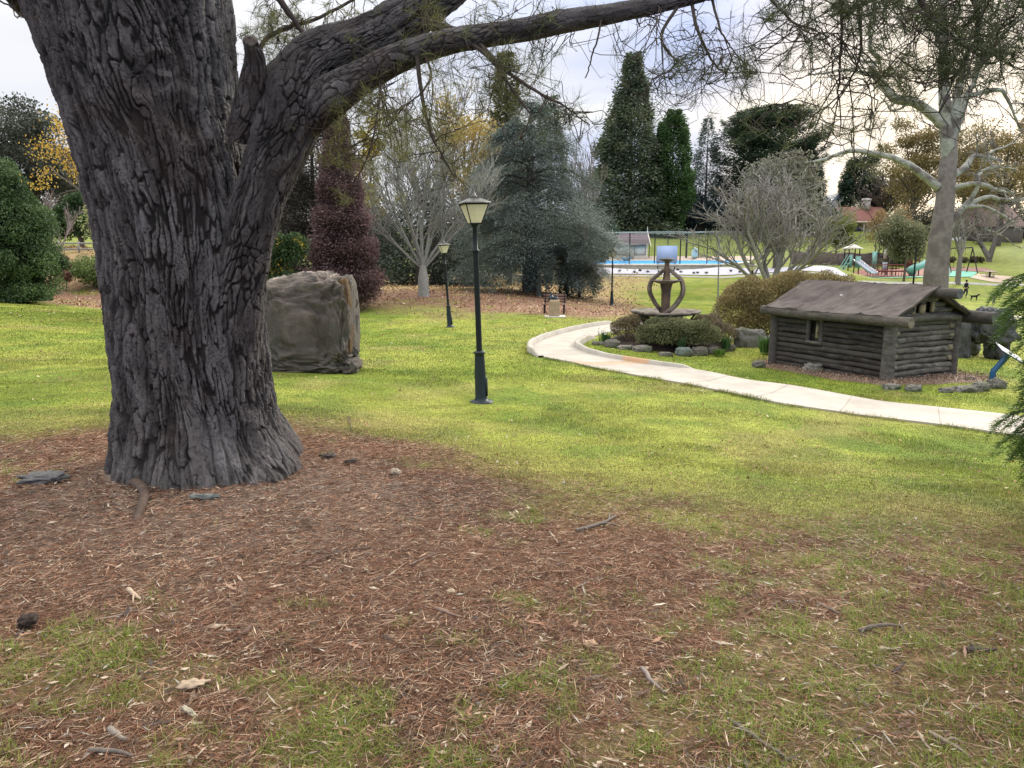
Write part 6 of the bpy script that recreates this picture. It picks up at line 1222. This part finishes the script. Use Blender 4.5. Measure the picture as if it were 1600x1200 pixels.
# ------------------------------------------------------------------ playground
sheet([[g2(1325, 93.5), g2(1400, 93.3), g2(1460, 93.3)], [g2(1335, 95.5), g2(1400, 95), g2(1460, 95.6)]], "paving", conc, (.20, .42, .30), "green rubber strip along the front of the playground", dz=.07)
sheet([[g2(1320, 95.8), g2(1400, 95.4), g2(1465, 96)], [g2(1350, 108), g2(1400, 108), g2(1465, 108)]], "paving", conc, (.30, .15, .12), "red bark and rubber ground of the playground", dz=.06)
sheet([[g2(1462, 94), g2(1500, 94), g2(1520, 96)], [g2(1462, 103), g2(1500, 103), g2(1528, 103)]], "paving", conc, (.16, .44, .34), "teal rubber ground beside the big trunk", dz=.07)
sheet([[g2(1515, 94.5), g2(1560, 94.3), g2(1600, 97)], [g2(1528, 101), g2(1560, 101), g2(1585, 101)]], "paving", conc, (.46, .36, .28), "pinkish tan paving under the picnic table", dz=.05)
sheet([[g2(1462, 104), g2(1500, 104), g2(1560, 104)], [g2(1462, 110), g2(1500, 110), g2(1540, 110)]], "paving", conc, (.22, .12, .10), "brown bark ground under the swings", dz=.05)
steel = mat("dark_play_frame", (.035, .018, .02), rough=.5); redm = mat("dark_red_panel", (.20, .035, .035), rough=.5); teal = mat("pale_teal_plastic", (.22, .45, .42), rough=.45); whm = mat("cream_canopy", (.66, .63, .55), rough=.6); grm = mat("grey_slide", (.42, .46, .55), rough=.35)
def tower(u, d, vt, vroof, wpx, label, deck=1.2, roofk='tent', slide=None, panels=()):
    b = G(u, d); s_ = d / F; r = root("play_tower", label, "play tower", b, 0, "towers of the playground"); w_ = wpx * s_ / 2; H = P(0, vroof, d)[2] - b[2]; Ht = P(0, vt, d)[2] - b[2]
    for x_ in (-w_, w_):
        for y_ in (-w_, w_): q = MB(); q.tube([(x_, y_, -.1), (x_, y_, H)], .07, 6); q.build("post", steel, r)
    q = MB(); q.box((0, 0, deck), (2 * w_, 2 * w_, .12)); q.build("deck", steel, r)
    q = MB(); k = 10; X_, Y_ = np.meshgrid(np.linspace(-1, 1, k), np.linspace(-1, 1, k)); 
    hh_ = (Ht - H) * (np.clip(1 - np.maximum(np.abs(X_), np.abs(Y_)), 0, 1) ** 1.2) if roofk == 'tent' else (Ht - H) * (.55 * np.clip(1 - np.abs(X_ - .1), 0, 1) + .55 * sstep(-.5, -1, X_))
    V_ = np.stack([X_ * w_ * 1.55, Y_ * w_ * 1.4, H + hh_], -1); q.grid(V_); q.grid((V_ - [0, 0, .06])[::-1]); q.build("canopy", whm, r)
    for (x_, z_, ww, hh__, m_) in panels: q = MB(); q.box((x_ * s_, -w_ - .08, z_), (ww * s_, .08, hh__)); q.build("side_panel", m_, r)
    if slide:
        x_, ln, m_ = slide; q = MB(); t_ = np.linspace(0, 1, 12); pr = [(-.45, .25), (-.42, 0), (.42, 0), (.45, .25), (.40, .25), (.38, .06), (-.38, .06), (-.40, .25), (-.45, .25)]
        V_ = np.array([[(x_ * s_ + ln * s_ * tt_ + a, -w_ - 2.2 * tt_, deck * (1 - tt_) ** 1.1 + .12 + c_) for a, c_ in pr] for tt_ in t_]); q.grid(V_); q.build("slide", m_, r)
    return r, s_, w_, b
r, s_, w_, b = tower(1329, 97, 380, 388, 16, "left tower with peaked cream canopy, steps and a grey slide", 1.6, 'tent', (2, 18, grm), [(-5, 1.6, 4, 1.6, teal), (6, 1.5, 8, 1.4, teal)])
q = MB()
for dy in (-.4, .4): q.tube([(-w_ - 14 * s_, -w_ + dy, .3), (-w_, -w_ + dy, 2.4)], .06, 5); q.tube([(-w_ - 14 * s_, -w_ + dy, -.1), (-w_, -w_ + dy, 1.5)], .08, 5)
for i in range(6): q.box((-w_ - 14 * s_ * (1 - i / 6), -w_, 1.5 * i / 6 + .05), (.3, .8, .06))
q.build("steps", teal, r)
r, s_, w_, b = tower(1374, 99, 371, 379, 13, "tallest tower with wavy cream canopy in the middle of the playground", 2.4, 'wave', None, [(-13, 1.9, 7, 2.2, teal), (3, 2.9, 5, 1.6, whm), (4, 1.0, 8, 1.3, grm)])
r, s_, w_, b = tower(1424, 97, 391, 400, 14, "right tower with white canopy, red panels and teal tube slide", 1.5, 'tent', None, [(-8, 2.2, 9, 2.6, redm), (4, 2.4, 7, 1.3, redm)])
q = MB(); th = np.linspace(0, 1.5 * math.pi, 24); q.tube([(1.0 * math.cos(a) * .8 + 0, -w_ - .6 - .5 * math.sin(a), 1.6 - 1.3 * i / 24) for i, a in enumerate(th)], .42, 12); q.build("tube_slide", teal, r, True)
b = G(1395, 98); s_ = 98 / F; r = root("climbing_frame", "open climbing frame of dark bars between the two right towers", "climbing frame", b)
for x_ in (-9, -2, 4): q = MB(); zt_ = P(0, 391, 98)[2] - b[2]; q.tube([(x_ * s_, 0, 0), (x_ * s_, 0, zt_)], .07, 6); q.build("post", steel, r)
q = MB(); q.tube([(-12 * s_, 0, 2.4), (10 * s_, 0, 2.6)], .08, 6); q.tube([(-9 * s_, 0, .9), (9 * s_, 0, .9)], .06, 6); q.build("rail", steel, r)
b = G(1366, 96.5); s_ = 96.5 / F; r = root("play_bridge", "low dark red bridge along the front of the playground", "play bridge", b)
q = MB(); q.box((18 * s_, 0, .7), (60 * s_, 1.0, .18)); q.build("deck", redm, r)
for z_ in (1.5,):
    q = MB(); q.tube([(-14 * s_, -.5, z_), (44 * s_, -.5, z_)], .05, 5)
    for i in range(14): q.tube([((-14 + i * 4.4) * s_, -.5, -.1), ((-14 + i * 4.4) * s_, -.5, z_)], .035, 4)
    q.build("railing", redm, r)
# low stone wall behind
b = G(1290, 112); s_ = 112 / F; q = MB(); W_ = [G(u, 112 + (u - 1240) * .01) - b for u in np.linspace(1235, 1425, 30)]
V_ = np.array([[w_ + [0, 0, -.3], w_ + [0, -.0, .3], w_ + [0, .0, 1.75 + .1 * math.sin(i)], w_ + [0, .6, 1.8 + .1 * math.sin(i)]] for i, w_ in enumerate(W_)]); q.grid(V_, (.115, .09, .085)); tag(q.build("stone_wall", mat("dark_rubble_wall", None, rough=1, var=.6, sc=3.5, bump=.15, bsc=3), None, False), "dark rubble bank wall behind the playground towers", "wall").location = b
broad("shrub", "rounded dark shrub behind the right playground tower", 1409, 112, 398, 26, 3000, .22, (.02, .04, .02), (.06, .10, .04), 10, .0, .05, cat="shrub")
for i, u in enumerate((1472, 1488, 1506, 1518, 1530)): broad("shrub", ["low brown shrub behind the big trunk's right edge, by the swings", "low brown shrub left of the slim grey trunk, behind the swings", "low brown shrub right of the slim grey trunk, behind the swings", "low brown shrub by the right leg of the swings", "last low brown shrub right of the swings"][i], u, 118, 402, 16, 900, .25, (.07, .06, .035), (.16, .14, .08), 7, .0, .03, "low shrubs in the row behind the swings", cat="shrub")
# swings
b = G(1492, 101); s_ = 101 / F; zt_ = P(0, 388, 101)[2] - b[2]; r = root("swing_set", "dark swing frame half hidden by the slim grey trunk", "swings", b)
q = MB(); q.tube([(-16 * s_, 0, zt_), (24 * s_, 0, zt_ + .1)], .09, 6); q.build("crossbar", steel, r)
for x_ in (-16, 24):
    q = MB(); q.tube([(x_ * s_, 0, zt_), (x_ * s_ + .2, -1.2, 0)], .07, 6); q.tube([(x_ * s_, 0, zt_), (x_ * s_ + .2, 1.2, 0)], .07, 6); q.build("leg", steel, r)
for x_ in (-6, 10):
    q = MB(); q.tube([(x_ * s_ - .25, 0, zt_), (x_ * s_ - .25, 0, .6)], .02, 4); q.tube([(x_ * s_ + .25, 0, zt_), (x_ * s_ + .25, 0, .6)], .02, 4); q.box((x_ * s_, 0, .6), (.6, .2, .06)); q.build("swing_seat", steel, r)
b = G(1476, 95.5); q = MB(); th = np.linspace(0, math.pi, 18); q.tube([(-.62 * math.cos(a), 0, 1.15 * math.sin(a) ** .6) for a in th], .06, 6, (.6, .62, .6)); o = q.build("hoop_rail", mat("white_hoop", (.62, .64, .62), rough=.5), None, True); o.location = b; tag(o, "white hoop rail just right of the big mottled trunk", "rail")
b = G(1546, 98); s_ = 98 / F; r = root("picnic_table", "picnic table with pale top on the tan paving", "picnic table", b)
q = MB(); q.box((0, 0, .78), (14 * s_, .8, .06)); q.build("tabletop", whm, r); q = MB(); q.tube([(0, 0, 0), (0, 0, .78)], .12, 8); q.box((0, 0, .1), (1.0, .5, .1)); q.build("leg", steel, r)
for x_ in (-7, 9): q = MB(); q.box((x_ * s_, 0, .45), (6 * s_, 1.3, .05)); q.box((x_ * s_ * .6, 0, .3), (4 * s_, .08, .08)); q.build("seat", steel, r)
q = MB(); b = G(1424, 66); q.tube([b - [0, 0, .1], b + [0, 0, 2.2], b + [0, 0, P(0, 386, 66)[2] - b[2]]], [.13, .08, .06], 8); tag(q.build("lamp_pole", iron, None, True, origin=b), "thin dark pole in front of the right playground tower", "pole")

# ------------------------------------------------------------------ people and dog
def skinned(name, joints, edges, m, parent, lvl=2):
    me = bpy.data.meshes.new(name); me.from_pydata([j[:3] for j in joints], edges, []); o = bpy.data.objects.new(name, me); COL.objects.link(o); me.materials.append(m)
    md = o.modifiers.new("skin", 'SKIN'); md.use_smooth_shade = True
    for i, j in enumerate(joints):
        sv_ = me.skin_vertices[0].data[i]; sv_.radius = (j[3], j[4] if len(j) > 4 else j[3]); sv_.use_root = (i == 0)
    s = o.modifiers.new("sub", 'SUBSURF'); s.levels = lvl; s.render_levels = lvl; o.parent = parent; return o
def person(label, loc, rz, H, shirt, trousers, hair, pose):
    r = root("person", label, "person", loc, rz); k = H / 1.72; sk = mat("skin", (.45, .28, .20), rough=.6); J = lambda *a: [x * k for x in a]
    aL, aR, lL, lR = pose
    jts = [J(0, 0, .92, .125, .10), J(0, 0, 1.10, .12, .09), J(0, 0, 1.30, .16, .10), J(0, 0, 1.43, .09, .08), J(0, 0, 1.50, .05, .05), J(0, -.01, 1.60, .085, .10), J(0, 0, 1.70, .06, .07)]
    ed = [(0, 1), (1, 2), (2, 3), (3, 4), (4, 5), (5, 6)]
    for s_, (el, ha) in ((-1, aL), (1, aR)):
        n_ = len(jts); jts += [J(s_ * .17, 0, 1.38, .055), J(*el, .042), J(*ha, .032), J(ha[0] + s_ * .03, ha[1] - .03, ha[2] - .06, .028, .016)]; ed += [(3, n_), (n_, n_ + 1), (n_ + 1, n_ + 2), (n_ + 2, n_ + 3)]
    for s_, (kn, an) in ((-1, lL), (1, lR)):
        n_ = len(jts); jts += [J(s_ * .09, 0, .84, .095), J(*kn, .062), J(*an, .042), J(an[0], an[1] - .14, max(.03, an[2] - .06), .035, .03)]; ed += [(0, n_), (n_, n_ + 1), (n_ + 1, n_ + 2), (n_ + 2, n_ + 3)]
    skinned("body", jts, ed, sk, r)
    tj = [J(0, 0, .88, .14, .115), J(0, 0, 1.10, .135, .105), J(0, 0, 1.30, .175, .115), J(0, 0, 1.43, .10, .09)]; te = [(0, 1), (1, 2), (2, 3)]
    for s_, (el, ha) in ((-1, aL), (1, aR)):
        n_ = len(tj); tj += [J(s_ * .18, 0, 1.38, .068), J(*el, .055), J(*ha, .042)]; te += [(3, n_), (n_, n_ + 1), (n_ + 1, n_ + 2)]
    skinned("jacket", tj, te, shirt, r)
    pj = [J(0, 0, .95, .135, .11)]; pe = []
    for s_, (kn, an) in ((-1, lL), (1, lR)): n_ = len(pj); pj += [J(s_ * .09, 0, .84, .105), J(*kn, .075), J(an[0], an[1], an[2] + .03, .058)]; pe += [(0, n_), (n_, n_ + 1), (n_ + 1, n_ + 2)]
    skinned("trousers", pj, pe, trousers, r)
    q = MB(); q.blob((0, .02 * k, 1.655 * k), (.098 * k, .115 * k, .105 * k), 2, .05, 2, 14, 1); q.build("hair", hair, r, True); return r
dk_ = mat("dark_cloth", (.018, .02, .028), rough=.9); gy_ = mat("grey_cloth", (.16, .17, .18), rough=.9); hr_ = mat("dark_hair", (.02, .015, .012), rough=.7)
person("adult in dark jacket and trousers walking on the lawn behind the hut", G(1508, 77.5), R(100), 1.76, dk_, mat("dark_trousers", (.03, .035, .05), rough=.9), hr_, (((-.24, .05, 1.13), (-.22, -.12, .95)), ((.24, -.02, 1.13), (.20, .12, .96)), ((-.09, -.10, .48), (-.09, .05, .09)), ((.09, .08, .48), (.09, .30, .14))))
person("child in grey with both arms held out on the lawn", G(1552, 72), R(10), 1.22, gy_, gy_, hr_, (((-.36, 0, 1.34), (-.60, 0, 1.28)), ((.36, 0, 1.36), (.60, 0, 1.38)), ((-.11, -.05, .47), (-.13, .0, .09)), ((.11, -.02, .47), (.12, .06, .09))))
dg = root("dog", "black dog standing on the lawn between the adult and the child", "dog", G(1522, 75.5), R(-12)); k = .85
J = lambda *a: [x * k for x in a]
jts = [J(-.30, 0, .50, .085, .11), J(-.05, 0, .49, .09, .11), J(.22, 0, .50, .105, .14), J(.36, 0, .60, .07, .08), J(.46, 0, .70, .06, .07), J(.58, 0, .67, .035, .04), J(-.40, 0, .54, .035), J(-.56, 0, .62, .022), J(-.66, 0, .70, .012)]
ed = [(0, 1), (1, 2), (2, 3), (3, 4), (4, 5), (0, 6), (6, 7), (7, 8)]
for s_ in (-1, 1):
    n_ = len(jts); jts += [J(-.30, s_ * .09, .40, .07), J(-.24, s_ * .09, .30, .045), J(-.36, s_ * .09, .17, .026), J(-.33, s_ * .09, .03, .026), J(-.28, s_ * .09, .015, .022)]; ed += [(0, n_), (n_, n_ + 1), (n_ + 1, n_ + 2), (n_ + 2, n_ + 3), (n_ + 3, n_ + 4)]
    n_ = len(jts); jts += [J(.24, s_ * .09, .38, .05), J(.24, s_ * .09, .20, .028), J(.24, s_ * .09, .03, .026), J(.29, s_ * .09, .015, .022)]; ed += [(2, n_), (n_, n_ + 1), (n_ + 1, n_ + 2), (n_ + 2, n_ + 3)]
    n_ = len(jts); jts += [J(.43, s_ * .05, .77, .022), J(.42, s_ * .065, .72, .012)]; ed += [(4, n_), (n_, n_ + 1)]
skinned("body", jts, ed, mat("black_fur", (.012, .011, .012), rough=.8), dg)
# ------------------------------------------------------------------ hedge lines closing the distance
for i, (u, d, vt, w, lb_) in enumerate([(1020, 182, 345, 120, "dark hedge below the tallest conifer"), (1140, 185, 340, 130, "dark hedge behind the pool fence at right"), (1240, 178, 340, 110, "dark hedge behind the spreading bare tree"), (1450, 186, 330, 140, "grey green trees behind the playground lawn"), (1600, 180, 330, 160, "grey green trees behind the lawn at the right edge"), (1410, 150, 352, 60, "shrubs at the foot of the hill behind the playground")]):
    broad("evergreen_tree", lb_, u, d, vt, w, 6500, .55, (.035, .04, .028), (.11, .11, .075), 30, .0, .3, "hedges and trees closing the far side of the park", .8)
print("done", sum(len(o.data.polygons) for o in S.objects if o.type == 'MESH'))
